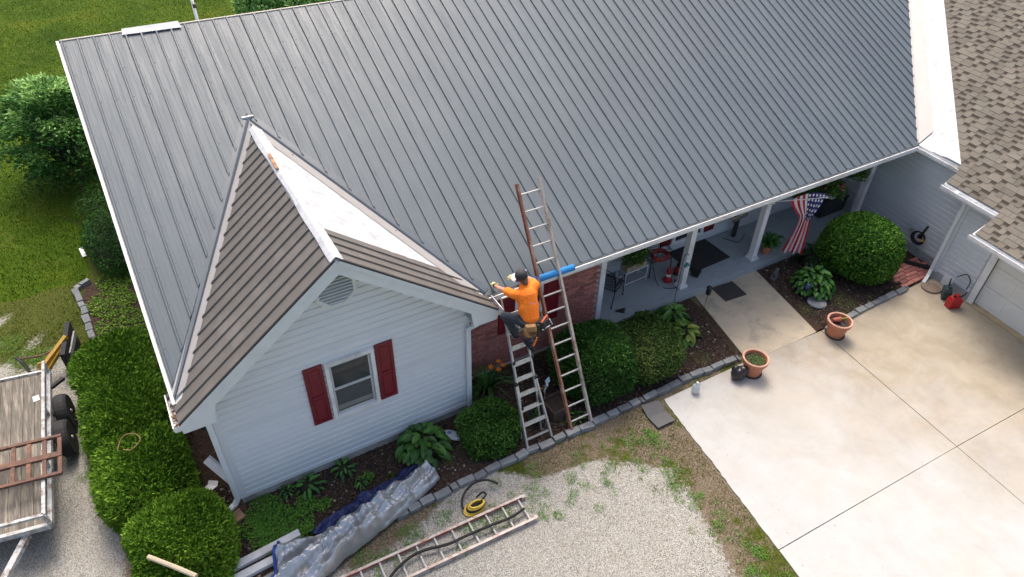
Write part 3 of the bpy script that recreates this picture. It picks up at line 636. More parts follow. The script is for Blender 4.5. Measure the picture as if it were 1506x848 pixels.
# white peel-and-stick membrane between flashing and shingles
def memb(a, b):
    vv = .85-a*7.2; c = .40+b*.64
    u = c-.9*vv
    if u < 0: u = .0+b*.02; 
    return G(u, vv, -.012)
def memb(a, b):
    u = .0+a*6.0; c = .38+b*.66; v = (c-u)/.9; return G(u, v, -.012+.036*min(1, max(0, (b-.3)/.2)))
sheet('membrane', memb, 60, 10, m_under, grf, .004, 2)
vstrip(-.035, .0, .02, m_beige, 'valley_lip', .0)
gutter('gutter', G(-.0, .0, -.05), G(-.0, 1.22, -.05), gn, .10, .10, parent=grf)
gutter('gutter', G(-.48, 1.22, -.04), G(-.48, 2.62, -.04), gn, .11, .10, parent=grf)
gutter('gutter', G(-1.08, 2.50, -.04), G(-1.08, 8, -.04), gn, .11, .10, parent=grf)
# shingles
m_sh, _t, _b = newmat('brown_grey_shingle'); _v = coord(_t, out='Object'); _geo = _t.nodes.new('ShaderNodeNewGeometry')
_n1 = noise(_t, _geo.outputs['Position'], 60, 4, .8); _n2 = noise(_t, _geo.outputs['Position'], 1.2, 3)
_rn = _t.nodes.new('ShaderNodeAttribute'); _rn.attribute_name = 'rnd'
_k = math_(_t, 'FRACT', math_(_t, 'ADD', objrnd(_t), _rn.outputs['Fac']))
_c = ramp(_t, _k, [(0, (.135, .118, .094)), (.35, (.165, .145, .115)), (.7, (.185, .164, .132)), (1, (.15, .138, .112))])
_c = mix(_t, 1., _c, ramp(_t, _n1, [(.3, .72), (.7, 1.2)]), 'MULTIPLY'); _c = mix(_t, 1., _c, ramp(_t, _n2, [(.3, .85), (.7, 1.1)]), 'MULTIPLY')
_t.links.new(_c, _b.inputs['Base Color']); _b.inputs['Roughness'].default_value = .95; bumpit(_t, _b, _n1, .5, .004)
m_shd = mat('dark_shingle_band', (.055, .042, .032), (.035, .027, .02), 60, .95)
CU = .1265; tabs = []; slots = []; base = []
def ulo(v): return 0 if v < 1.22 else (-.48 if v < 2.55 else -1.08)
k = 0; u = -1.08-.02
r7 = random.Random(11)
while u < 5.9:
    vstart = max((.94-u)/.9, -6.5)
    if u < -.1: vstart = 1.225
    if u < -.55: vstart = 2.555
    if -.03 < u < .12: vstart = max(vstart, .80)
    vend = 7.5 if u < 2 else 5.0
    base.append((u, vstart, vend)); v = vstart-r7.random()*.15*0
    while v < vend:
        wt = r7.choice((.12, .17, .22, .28)); ws = r7.choice((0., .09, .12, .16, .2))
        tabs.append((u, v, wt)); 
        if ws: slots.append((u, v+wt, ws))
        v += wt+ws
    u += CU
def shbox(u, v, wd, t0, t1, u0=0., u1=CU+.03):   # local corners of a wedge lying on the slope
    return [G(u+u0, v+.003, t0), G(u+u0, v+wd-.003, t0), G(u+u1, v+wd-.003, t1), G(u+u1, v+.003, t1)]
fsb = [(0, 3, 2, 1), (0, 1, 5, 4), (1, 2, 6, 5), (3, 0, 4, 7)]
ref = Vector(G(0, 0)); shm = {}
for wt in (.12, .17, .22, .28):
    q = [Vector(p)-ref for p in shbox(0, 0, wt, .016, .006)]; q2 = [p+Vector((0, 0, -.014)) for p in q]
    me = MB().add(q+q2, fsb).mesh('shingle'); me.materials.append(m_sh); shm[wt] = me
def shsize(tb):
    X, Y, Z = px(G(tb[0]+.06, tb[1]+tb[2]/2)); ins = -20 < X < 1526 and -20 < Y < 868
    return tb[2]/Z**2 if ins else 0
order = sorted(tabs, key=shsize, reverse=True)
for tb in order[:300]:
    o = bpy.data.objects.new('shingle', shm[tb[2]]); C.objects.link(o); o.parent = grf; o.location = Vector(G(tb[0], tb[1]))+Vector((0, 0, r7.uniform(-.002, .002)))
V, F, A = [], [], []
for tb in order[300:]:
    q = shbox(tb[0], tb[1], tb[2], .016, .006); o_ = len(V); V += q+[(a, b, c-.014) for a, b, c in q]; F += [tuple(i+o_ for i in f) for f in fsb]; A += [r7.random()]*8
npmesh('shingles_beyond', V, F, m_sh, grf, attr=dict(rnd=A), kind='stuff')
mb = MB()
for u, a, b in base: mb.poly([G(u+.004, a, .003), G(u+CU+.03, a, -.006), G(u+CU+.03, b, -.006), G(u+.004, b, .003)][::-1])
part('shingle_course', mb, m_sh, grf, kind='stuff')
mb = MB()
for u, v, ws in slots:
    q = shbox(u, v, ws, .0055, .001, CU*.58, CU+.01); mb.poly(q[::-1])
part('shingle_shadow_band', mb, m_shd, grf, kind='stuff')
# garage walls
UA, UB = .15, -.2
def wq(u, v0, v1, z0, z1, th=.1):
    V = [G(u, v, z=z) for v in (v0, v1) for z in (z0, z1)]+[G(u+th, v, z=z) for v in (v0, v1) for z in (z0, z1)]
    return [V, [(0, 1, 3, 2), (4, 6, 7, 5), (0, 4, 5, 1), (2, 3, 7, 6), (1, 5, 7, 3)]]
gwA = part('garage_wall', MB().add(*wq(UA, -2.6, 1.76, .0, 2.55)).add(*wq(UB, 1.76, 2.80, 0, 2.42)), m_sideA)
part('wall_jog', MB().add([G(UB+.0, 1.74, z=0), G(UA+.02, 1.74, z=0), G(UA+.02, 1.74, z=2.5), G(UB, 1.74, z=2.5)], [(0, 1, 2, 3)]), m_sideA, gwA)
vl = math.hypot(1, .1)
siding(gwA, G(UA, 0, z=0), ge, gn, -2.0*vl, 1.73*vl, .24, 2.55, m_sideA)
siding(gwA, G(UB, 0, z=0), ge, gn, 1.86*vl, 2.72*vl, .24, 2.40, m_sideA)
part('corner_board', MB().beam(G(UB-.012, 1.80, z=.2), G(UB-.012, 1.80, z=2.36), .11, .03, gn), m_sideA, gwA)
part('foundation', MB().add(*wq(UA-.01, -.3, 1.74, 0, .235, .05)).add(*wq(UB-.01, 1.76, 2.75, 0, .235, .05)), mat('foundation_block', (.40, .42, .42), (.3, .32, .32), 9, .9, bump=.4), gwA)
part('access_panel', MB().beam(G(UB-.02, 2.05, z=.18), G(UB-.02, 2.3, z=.18), .02, .30, (0, 0, 1)), m_white, gwA)
part('door_jamb', MB().beam(G(UB-.02, 2.83, z=.02), G(UB-.02, 2.83, z=2.22), .13, .05, gn), m_white, gwA)
part('door_jamb', MB().beam(G(UB-.02, 5.35, z=.02), G(UB-.02, 5.35, z=2.22), .13, .05, gn), m_white, gwA)
part('door_header', MB().beam(G(UB-.02, 2.76, z=2.27), G(UB-.02, 5.42, z=2.27), .05, .1, (0, 0, 1)), m_white, gwA)
part('garage_end_wall', MB().add(*wq(UB, 5.40, 8.5, 0, 2.25)).box(G(3, 8.55, z=1.2), (7, .1, 2.4), math.radians(5.7)), m_sideA, gwA)
m_gdoor = mat('cream_garage_door', (.74, .74, .69), (.69, .69, .64), 3, .45)
gd = part('garage_door', MB().add(*wq(UB+.10, 2.86, 5.34, .03, 2.2, .03)), m_dark)
for r in range(4):
    z0 = .035+r*.535
    part('door_section', MB().add(*wq(UB+.085, 2.89, 5.31, z0, z0+.527, .012)), m_gdoor, gd)
    for k in range(4):
        a = 2.97+k*.59; part('raised_panel', MB().add(*wq(UB+.073, a, a+.5, z0+.1, z0+.43, .014)), m_gdoor, gd, bevel=.01)
part('door_sill', MB().beam(G(UB+.02, 2.8, z=.03), G(UB+.02, 5.4, z=.03), .2, .03), mat('tan_sill', (.45, .36, .22), (.36, .28, .17), 6, .85), gwA)
part('garage_soffit', MB().add([G(-.0, 0, -.16), G(UA, 0, -.16, z=ZE), G(UA, 1.2, -.16, z=ZE), G(0, 1.2, -.16)], [(0, 1, 2, 3)]).add([G(-.48, 1.22, z=2.33), G(UA, 1.22, z=2.33), G(UA, 2.6, z=2.33), G(-.48, 2.6, z=2.33)], [(0, 1, 2, 3)]).add([G(-1.08, 2.5, z=2.0), G(UB, 2.5, z=2.3), G(UB, 8.4, z=2.3), G(-1.08, 8.4, z=2.0)], [(0, 1, 2, 3)]), m_soffit, grf)
part('eave_end', MB().add([G(-.48, 1.225, -.03), G(0, 1.225, -.03), G(.0, 1.225, -.16), G(-.48, 1.225, -.16)], [(0, 1, 2, 3)]).add([G(-1.08, 2.555, -.03), G(-.48, 2.555, -.03), G(-.48, 2.555, -.2), G(-1.08, 2.555, -.16)], [(0, 1, 2, 3)]), m_white, grf)
def P_(u, v, z): return G(u, v, z=z)
mb = MB()
sp = [P_(-.40, 1.62, 2.33), P_(-.34, 1.68, 2.2), P_(-.27, 1.74, 2.05), P_(-.27, 1.74, .22), P_(-.36, 1.78, .1), P_(-.62, 1.86, .05)]
for a, b in zip(sp[:-1], sp[1:]):
    a, b = Vector(a), Vector(b); d = (b-a).normalized()*.02; mb.beam(a-d, b+d, .075, .06, gn if abs(d.z) > .015 else (0, 0, 1))
part('downspout', mb, m_trim, gwA, bevel=.012)
fx = part('floodlight', MB().ball(P_(-.52, 1.58, 2.28), (.07, .07, .08)).tube([P_(-.4, 1.7, 2.3), P_(-.5, 1.6, 2.3)], .03), m_white, gwA, smooth=True)
part('floodlight', MB().ball(P_(-1.0, 2.64, 1.98), (.06, .06, .05)).box(P_(-.95, 2.7, 2.0), (.1, .1, .04)), m_white, gwA, smooth=True)
# ================================================================ plants
def unit(a): return a/np.maximum(np.linalg.norm(a, axis=1), 1e-9)[:, None]
def leaves(name, P, Nn, ln, wd, m, parent, mode='face', jit=.5, up=0., fold=.25, rv=None, kind=None):
    """one small folded leaf (two quads) per point; 'face' leaves lie against the surface, 'spike' leaves stick out of it"""
    n = len(P); Nn = unit(Nn+rng.normal(size=(n, 3))*jit+np.array([0, 0, up])); r = unit(rng.normal(size=(n, 3)))
    if mode == 'face': nn = Nn; d = unit(np.cross(nn, r))
    else: d = Nn; nn = unit(np.cross(d, r))
    s = np.cross(d, nn); l = (ln*rng.uniform(.6, 1.3, n))[:, None]; w_ = (wd*rng.uniform(.7, 1.25, n))[:, None]
    f = nn*w_*fold
    V = np.stack([P, P+d*l*.45-s*w_*.5+f, P+d*l-nn*l*.12, P+d*l*.45+s*w_*.5+f, P+d*l*.5], 1).reshape(-1, 3); b = 5*np.arange(n)[:, None]
    F = np.concatenate([b+np.array([[0, 1, 4]]), b+np.array([[1, 2, 4]]), b+np.array([[0, 4, 3]]), b+np.array([[4, 2, 3]])])
    rv = rng.uniform(0, 1, n) if rv is None else rv
    return npmesh(name, V, F, m, parent, attr=dict(rnd=np.repeat(rv, 5)), kind=kind)
def shell(n, c, r, seed, e=2.3, bump=.10, depth=.16, zmin=.03, lo=2, hi=6):
    """points on and a little inside a lumpy rounded body"""
    g = np.random.default_rng(seed); d = unit(g.normal(size=(n, 3))); d[:, 2] = np.where(d[:, 2] < -.55, -d[:, 2], d[:, 2])
    k = (np.abs(d)**e).sum(1)**(-1/e); nf = sines(seed+100, 26, lo, hi); lump = nf(d); R_ = k*(1+bump*lump)*(1-depth*g.uniform(0, 1, n)**1.6)
    P = d*R_[:, None]*np.array(r)+np.array(c); ok = P[:, 2] > zmin; nrm = unit(d/np.array(r))
    return P[ok], nrm[ok], lump[ok]
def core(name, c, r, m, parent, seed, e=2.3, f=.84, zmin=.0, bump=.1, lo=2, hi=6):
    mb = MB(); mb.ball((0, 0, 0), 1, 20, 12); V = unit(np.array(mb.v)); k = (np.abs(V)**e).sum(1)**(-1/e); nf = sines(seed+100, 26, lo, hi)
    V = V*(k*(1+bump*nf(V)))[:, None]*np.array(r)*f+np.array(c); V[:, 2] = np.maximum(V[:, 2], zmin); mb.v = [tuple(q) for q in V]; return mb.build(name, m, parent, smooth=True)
m_core = mat('painted_twig_shade', (.018, .022, .008), (.03, .026, .014), 12, .95)  # dark solid fill inside plants; the shade of the gaps is in its colour
m_bark = mat('bark', (.10, .08, .06), (.05, .04, .03), 12, .95, bump=.5)
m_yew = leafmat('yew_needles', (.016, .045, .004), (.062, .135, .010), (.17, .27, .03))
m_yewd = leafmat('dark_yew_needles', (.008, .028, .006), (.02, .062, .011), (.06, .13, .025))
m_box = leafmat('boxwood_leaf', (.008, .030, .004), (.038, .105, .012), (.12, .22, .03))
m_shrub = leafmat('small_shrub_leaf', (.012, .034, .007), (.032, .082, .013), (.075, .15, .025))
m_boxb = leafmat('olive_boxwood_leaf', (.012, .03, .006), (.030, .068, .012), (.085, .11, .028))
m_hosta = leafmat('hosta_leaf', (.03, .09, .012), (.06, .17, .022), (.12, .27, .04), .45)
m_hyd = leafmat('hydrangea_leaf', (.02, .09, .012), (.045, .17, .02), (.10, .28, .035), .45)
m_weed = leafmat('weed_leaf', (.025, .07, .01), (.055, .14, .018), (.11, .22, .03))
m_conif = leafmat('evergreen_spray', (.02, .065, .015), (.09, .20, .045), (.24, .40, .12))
m_lily = leafmat('daylily_leaf', (.02, .06, .01), (.05, .13, .02), (.10, .20, .035))
m_orange = mat('orange_petal', (.75, .20, .02), (.6, .13, .015), 8, .5)
def bush(name, label, c, r, n, ln, wd, m, seed, mode='face', jit=.5, up=.0, e=2.3, bump=.1, stems=4, group=None, lo=2, hi=6, depth=.16, cat='shrub'):
    t = thing(name, label, cat, (c[0], c[1], 0), 0, group); cc = (0, 0, c[2])
    core('shade_core', cc, r, m_core, t, seed, e, .83, 0, bump, lo, hi)
    P, Nn, lu = shell(n, cc, r, seed, e, bump, depth, .03, lo, hi)
    rv = np.clip(.45+.4*lu+rng.normal(size=len(P))*.26, 0, 1)
    leaves('foliage', P, Nn, ln, wd, m, t, mode, jit, up, rv=rv)
    sel = rng.permutation(len(P))[:int(n*.05)]; leaves('new_growth', P[sel], Nn[sel], ln*1.4, wd*1.1, m, t, 'spike', .8, .35, kind='stuff', rv=np.clip(.75+.2*rng.normal(size=len(sel)), 0, 1))
    mb = MB()
    for k in range(stems):
        a = k*2.4; mb.tube([(.05*math.cos(a), .05*math.sin(a), 0), (.12*math.cos(a), .12*math.sin(a), c[2]*.5), (.3*r[0]*math.cos(a), .3*r[1]*math.sin(a), c[2])], [.02, .015, .008], 6)
    mb.build('stem', m_bark, t, kind='stuff' if stems > 1 else None); return t
yk = dict(mode='spike', jit=.95, up=.35, e=2.8, bump=.24, lo=2, hi=9, depth=.26, group='clipped yews along the side of the house')
bush('yew_shrub', 'clipped green yew beside the trailer tyres, at the stone edging end of the row', (-.95, 3.55, .42), (.72, .98, .66), 25000, .070, .028, m_yew, 31, **yk)
bush('yew_shrub', 'clipped green yew between the trailer ramps and the left roof edge', (-.93, 2.25, .42), (.74, .98, .66), 25000, .070, .028, m_yew, 32, **yk)
bush('yew_shrub', 'clipped green yew with a loop of tan cord, beside the gravel strip', (-.86, .85, .40), (.72, .95, .62), 25000, .070, .028, m_yew, 33, **yk)
bush('yew_shrub', 'large rounded yew at the gable corner by the white downspout', (-.60, -.66, .42), (.70, .80, .66), 28000, .070, .028, m_yew, 34, mode='spike', jit=.95, up=.3, e=2.4, bump=.14, lo=2, hi=9, depth=.24, group='clipped yews along the side of the house')
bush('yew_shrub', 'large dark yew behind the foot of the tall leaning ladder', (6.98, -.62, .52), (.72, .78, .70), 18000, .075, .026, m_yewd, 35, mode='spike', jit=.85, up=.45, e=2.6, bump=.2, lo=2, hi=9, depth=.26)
bush('boxwood', 'low spreading olive green boxwood between the dark yew and the hostas', (8.25, -.62, .34), (.82, .82, .48), 19000, .045, .03, m_boxb, 36, jit=.9, bump=.22, lo=3, hi=10, depth=.3)
bush('boxwood', 'big round clipped boxwood in front of the porch end', (14.62, -.72, .66), (.86, .86, .78), 22000, .054, .038, m_box, 37, jit=.85, e=2.5, bump=.10, lo=2, hi=10, depth=.2)
bush('low_shrub', 'rounded small leaved shrub beside the white downspout and stone edging', (4.55, -.90, .25), (.56, .50, .40), 10000, .055, .036, m_shrub, 38, jit=.9, bump=.24, lo=3, hi=10, depth=.3)
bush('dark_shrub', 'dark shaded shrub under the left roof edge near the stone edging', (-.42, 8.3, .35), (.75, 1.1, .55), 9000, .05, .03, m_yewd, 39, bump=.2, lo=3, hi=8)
bush('far_bush', 'pale green bush seen over the roof ridge', (7.9, 23.2, .6), (2.0, 1.4, 1.5), 9000, .16, .11, m_conif, 41, bump=.2, lo=3, hi=8)
# layered evergreen beside the back corner
tr = thing('evergreen_tree', 'bright green layered evergreen tree standing on the lawn beside the house', 'tree', (-.95, 12.5, 0))
MB().tube([(0, 0, 0), (.05, 0, .9), (0, .05, 2.2)], [.09, .07, .02], 8).build('trunk', m_bark, tr)
mb = MB(); g = random.Random(5); pads = []
for k in range(130):
    z = .55+2.25*g.random()**.85; a = g.uniform(0, 6.28); rmax = 1.5*math.sqrt(max(0, 1-((z-1.05)/1.85)**2)); r_ = rmax*math.sqrt(g.random())*1.0
    pads.append((r_*math.cos(a), r_*math.sin(a), z-.12*r_, .22+.26*g.random()))
    if k % 3 == 0: mb.tube([(0, 0, z*.75), (r_*.5*math.cos(a), r_*.5*math.sin(a), z*.88), (r_*math.cos(a), r_*math.sin(a), z-.12*r_)], [.025, .015, .006], 5)
mb.build('branches', m_bark, tr, kind='stuff')
PP, NN, RV = [], [], []
for a, b, z, s in pads:
    k = 170; q = rng.normal(size=(k, 3))*np.array([s*.55, s*.55, s*.10]); q[:, 2] -= .35*(q[:, 0]**2+q[:, 1]**2)/max(s, .1)
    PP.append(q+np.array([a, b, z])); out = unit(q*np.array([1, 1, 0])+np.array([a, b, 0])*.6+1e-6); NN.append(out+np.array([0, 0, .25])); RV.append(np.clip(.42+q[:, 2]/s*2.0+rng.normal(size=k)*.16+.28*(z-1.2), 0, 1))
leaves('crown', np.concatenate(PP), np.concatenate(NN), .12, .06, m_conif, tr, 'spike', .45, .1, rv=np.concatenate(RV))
core('shade_core', (0, 0, 1.15), (1.0, 1.0, 1.1), m_core, tr, 77, 2.2, .62, .3, .25)
# thin bare brush between tree and house
tb = thing('twiggy_brush', 'bare brown twiggy brush in the shade between tree and roof edge', 'brush', (-.55, 9.9, 0)); mb = MB(); g = random.Random(8)
for k in range(80):
    a = g.uniform(0, 6.28); l = g.uniform(.4, 1.0); x0, y0 = g.uniform(-.5, .4), g.uniform(-.7, .8); p = Vector((x0, y0, 0)); pts = [p]
    d = Vector((math.cos(a)*.5, math.sin(a)*.5, 1)).normalized()
    for i in range(4): d = (d+Vector((g.uniform(-.3, .3), g.uniform(-.3, .3), 0))).normalized(); p = p+d*l/4; pts.append(p)
    mb.tube(pts, [.008, .006, .005, .004, .002], 4)
mb.build('twigs', m_bark, tb, kind='stuff')
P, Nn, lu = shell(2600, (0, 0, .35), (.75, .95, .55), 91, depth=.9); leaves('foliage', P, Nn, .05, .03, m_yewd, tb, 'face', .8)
lg = thing('fallen_log', 'dark broken branch lying in the shade by the left roof edge', 'branch', (-.45, 9.0, 0)); MB().tube([(-.45, -.3, .06), (-.1, .1, .12), (.4, .5, .3)], [.07, .08, .05], 8).build('wood', m_bark, lg)
# broad-leaved clumps: every large leaf is a mesh of its own
def leafshape(l, w_, n=7, cup=.18, droop=.35):
    mb = MB(); V = []
    for i in range(n+1):
        t_ = i/n; h = w_/2*math.sin(math.pi*min(1, t_*.93+.07))**.75*(1-.25*t_); x = l*t_; z = -droop*l*t_*t_
        V += [(x, -h, z+cup*h), (x, -h*.5, z+cup*h*.2), (x, 0, z-.004), (x, h*.5, z+cup*h*.2), (x, h, z+cup*h)]
    return mb.add(V, [(5*i+k, 5*i+5+k, 5*i+6+k, 5*i+1+k) for i in range(n) for k in range(4)])
def broadmat(name, dark, mid, light):
    m, t, b = newmat(name); col = ramp(t, objrnd(t), [(.05, dark), (.5, mid), (.95, light)]); v = coord(t, (3, 30, 3))
    col = mix(t, 1., col, ramp(t, noise(t, v, 3, 2), [(.3, .82), (.7, 1.12)]), 'MULTIPLY'); t.links.new(col, b.inputs['Base Color']); b.inputs['Roughness'].default_value = .42
    bumpit(t, b, noise(t, v, 4, 2), .3, .01)
    tr_ = t.nodes.new('ShaderNodeBsdfTranslucent'); t.links.new(col, tr_.inputs[0]); ms = t.nodes.new('ShaderNodeMixShader'); ms.inputs[0].default_value = .2
    t.links.new(b.outputs[0], ms.inputs[1]); t.links.new(tr_.outputs[0], ms.inputs[2]); t.links.new(ms.outputs[0], t.nodes['Material Output'].inputs[0]); return m
mb_hosta = broadmat('hosta_blade', (.03, .10, .012), (.06, .18, .022), (.11, .27, .035)); mb_hyd = broadmat('hydrangea_blade', (.025, .10, .012), (.05, .18, .02), (.10, .28, .035)); mb_dk = broadmat('dark_broad_leaf', (.008, .03, .008), (.015, .05, .012), (.03, .08, .02))
def clump(name, label, c, R_, H, n, l, w_, m, seed, tilt=(.2, .9), cat='plant', squash=(1, 1), group=None):
    t = thing(name, label, cat, (c[0], c[1], c[2] if len(c) > 2 else 0), 0, group); g = random.Random(seed)
    ms = []
    for k in range(4):
        q = leafshape(l*(.8+.13*k), w_*(.85+.1*k), 6, .15+.1*k, .2+.12*k).mesh('leaf', True); q.materials.append(m); ms.append(q)
    stem = MB()
    for i in range(n):
        f = math.sqrt((i+.5)/n); a = i*2.39996+g.uniform(-.3, .3); rr = R_*f*.78; z = H*(1-.75*f*f)*g.uniform(.85, 1.08)+.03
        o = bpy.data.objects.new('leaf', g.choice(ms)); C.objects.link(o); o.parent = t
        x, y = rr*math.cos(a)*squash[0], rr*math.sin(a)*squash[1]
        o.location = (x, y, z); o.rotation_euler = (g.uniform(-.3, .3), -(.55-1.0*f)+g.uniform(-.25, .25)*1.0, a+g.uniform(-.5, .5)); s = g.uniform(.75, 1.15); o.scale = (s, s, s)
        if i % 3 == 0: stem.tube([(x*.15, y*.15, 0), (x*.7, y*.7, z*.7), (x, y, z)], .004, 4)
    stem.build('stems', m_weed, t, kind='stuff')
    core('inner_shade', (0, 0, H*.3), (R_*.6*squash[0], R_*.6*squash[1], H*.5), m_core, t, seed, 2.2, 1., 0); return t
clump('hosta', 'large lush green hosta against the gable wall beside the tarp', (3.42, -.52), .52, .42, 120, .19, .125, mb_hosta, 1)
clump('hydrangea', 'green broad leaved hydrangea beside the round stepping stone', (13.18, -.72), .56, .55, 150, .15, .115, mb_hyd, 2)
clump('hosta', 'green hosta at the porch edge next to the lantern rod', (9.62, .02), .36, .30, 46, .20, .13, mb_hosta, 3)
clump('hosta', 'yellow green hosta beside the low boxwood and walkway', (9.52, -.52), .30, .26, 40, .20, .13, broadmat('yellowing_hosta', (.05, .13, .015), (.10, .22, .025), (.24, .30, .04)), 4)
clump('hosta', 'dull green hosta behind the boxwood against the porch slab', (8.95, .12), .34, .28, 36, .21, .14, mb_hyd, 5)
clump('broadleaf_plant', 'dark broad leaved plant in the shade between porch and round boxwood', (13.85, -.12), .35, .45, 30, .26, .12, mb_dk, 6)
for i, (x, y, s, lab) in enumerate(((2.02, -.28, .20, 'small leafy weed rosette against the gable foundation nearest the window'), (1.40, -.34, .24, 'taller leafy weed with long leaves below the gable window'), (1.05, -.24, .13, 'tiny weed rosette at the foot of the gable wall'), (2.2, -.68, .13, 'small weed in bare mulch beside the blue tarp fold'), (6.2, -1.28, .17, 'low bright green weed by the planter box and ladder foot'))):
    clump('weed', lab, (x, y), s, s*.8, 22, s*.7, s*.28, mb_hyd, 20+i)
def groundcover(name, label, pts, n, ln, m, h=.1):
    Q = []
    for x, y, r_ in pts:
        k = int(n*r_*r_); a = rng.uniform(0, 6.28, k); q = r_*np.sqrt(rng.uniform(0, 1, k)); Q.append(np.c_[x+q*np.cos(a), y+q*np.sin(a), np.full(k, .015)+h*rng.uniform(0, 1, k)**1.5*(1-.6*(q/r_))])
    Q = np.concatenate(Q); o = leaves(name, Q, np.tile([0, 0, 1.], (len(Q), 1)), ln, ln*.65, m, None, 'face', .5, .4, kind='stuff'); return tag(o, label, 'weeds')
groundcover('weed_patch', 'dense low green weeds in the bed near the gable corner and tarp', [(.62, -.40, .30), (.75, -.70, .32), (.55, -.95, .28), (1.05, -.85, .25), (1.25, -.62, .2), (1.5, -.75, .13), (1.1, -1.08, .15), (.35, -.62, .2), (2.35, -.6, .1)], 9000, .04, m_weed, .09)
groundcover('mulch_weeds', 'scattered small weeds in the mulch around the shrubs', [(3.7, -.95, .14), (4.0, -.85, .1), (6.05, -1.2, .16), (12.5, -1.2, .2), (13.5, -1.4, .3), (14.2, -1.6, .14), (9.4, -1.2, .2), (13.2, -1.72, .14), (9.9, -1.55, .1)], 2600, .022, m_weed, .03)
groundcover('yard_clumps', 'brighter clumps of weeds growing through the gravel', [(x, y, s) for x, y, s in ((4.0, -2.42, .2), (3.55, -2.35, .18), (4.62, -2.35, .13), (2.55, -1.95, .22), (1.7, -2.0, .2), (4.75, -2.15, .1), (6.15, -2.45, .12), (5.4, -2.3, .12), (2.4, -2.9, .14), (3.1, -1.95, .15), (-1.85, 1.75, .14), (-1.75, 2.0, .1), (-2.2, 5.2, .3), (-2.6, 5.4, .3), (-2.9, 6.0, .3), (-1.75, 1.35, .09), (-1.9, 2.35, .12))]+[(float(q[0]), float(q[1]), float(q[2])) for q in np.c_[rng.normal(5.6, 1.0, 46), rng.normal(-2.55, .35, 46), rng.uniform(.03, .10, 46)] if q[1] < -1.75 and q[0] < 7.4]+[(float(q[0]), float(q[1]), float(q[2])) for q in np.c_[rng.normal(7.05, .22, 60), rng.uniform(-5.5, -2.0, 60), rng.uniform(.04, .13, 60)] if q[0] < 7.3]+[(float(q[0]), float(q[1]), float(q[2])) for q in np.c_[rng.uniform(1, 5, 26), rng.normal(-2.1, .22, 26), rng.uniform(.04, .12, 26)] if q[1] < -1.72], 6500, .022, m_weed, .05)
groundcover('side_ivy', 'low green ground cover inside the curved stone edging', [(-.8, 5.6, .5), (-.9, 6.4, .5), (-.5, 4.9, .45), (-.7, 7.2, .45)], 3500, .05, m_yew, .06)
# daylilies with orange flowers
dl = thing('daylily', 'arching daylily clump with orange flowers beside the downspout', 'plant', (5.02, .05, 0)); g = random.Random(12)
for k in range(58):
    a = g.uniform(0, 6.28); l = g.uniform(.45, .75); h = g.uniform(.3, .55); V = []
    for i in range(7):
        t_ = i/6; r_ = l*t_*(.35+.65*t_); z = h*math.sin(min(1, t_*1.05)*math.pi*.75)/.95; wd = .012*(1-t_**2)+.002
        c_ = Vector((r_*math.cos(a), r_*math.sin(a), z)); s_ = Vector((-math.sin(a), math.cos(a), 0))*wd; V += [c_-s_, c_+s_+Vector((0, 0, .004))]
    me = MB().add(V, [(2*i, 2*i+1, 2*i+3, 2*i+2) for i in range(6)]); o = me.build('leaf', mb_hyd if k % 3 else mb_dk, dl)
for k, (x, y, z) in enumerate(((.10, .02, .70), (.22, -.06, .66), (.28, .05, .75), (.15, .12, .62), (.34, -.02, .68))):
    s_ = MB().tube([(x*.2, y*.2, 0), (x*.6, y*.6, z*.6), (x, y, z)], .004, 5).build('flower_stem', m_lily, dl); fl = MB()
    for j in range(6):
        a = j*1.047+k; c_ = Vector((x, y, z)); e_ = Vector((math.cos(a), math.sin(a), .5)).normalized(); s2 = Vector((-math.sin(a), math.cos(a), 0))
        fl.add([c_, c_+e_*.035-s2*.018, c_+e_*.075+Vector((0, 0, -.01)), c_+e_*.035+s2*.018], [(0, 1, 2, 3)])
    fl.build('flower', m_orange, s_)
# ================================================================ ladders
m_railr = mat('faded_red_fibreglass', (.36, .10, .07), (.27, .085, .06), 9, .7, c3=(.46, .33, .26), s3=4)
m_railw = mat('weathered_ladder_edge', (.62, .55, .47), (.52, .44, .36), 11, .75, c3=(.34, .17, .11), s3=6)
m_rung = mat('aluminium_rung', (.60, .58, .54), (.48, .46, .42), 14, .5, metal=.3)
def extladder(name, label, A, B, right, n, first, wid, nrm, worn=(m_railr, m_railw), pitch=.3048, fl0=None):
    """A,B: foot and head of the left rail; right: unit vector to the other rail; nrm: outward normal of the ladder plane"""
    A, B, right, nrm = Vector(A), Vector(B), Vector(right).normalized(), Vector(nrm).normalized(); d = (B-A).normalized()
    t = thing(name, label, 'ladder', A); o0 = A.copy(); A = Vector((0, 0, 0)); B = B-o0
    for s in (0, 1):
        off = right*wid*s; sg = 1 if s == 0 else -1; wb = MB().beam(A+off, B+off, .012, .07, nrm); r = wb.build('rail', worn[0] if s == 0 else worn[1], t)
        fl = MB()
        for e in (-1, 1): fl.beam(A+off+nrm*e*.036+right*sg*-.014, B+off+nrm*e*.036+right*sg*-.014, .042, .008, nrm)
        fl.build('flange', fl0 if fl0 and s == 0 else worn[1], r, kind=None)
        MB().beam(A+off-d*.01, A+off+d*.05, .05, .085, nrm).build('end_cap', m_rubber if nrm.z < .9 else worn[1], r)
    for k in range(n):
        p = A+d*(first+k*pitch); MB().tube([p-right*.01, p+right*(wid+.01)], .017, 8).build('rung', m_rung, t)
    return t
lean = Vector((0, 1.48, 2.72)).normalized(); nrm = Vector((0, -2.72, 1.48)).normalized()
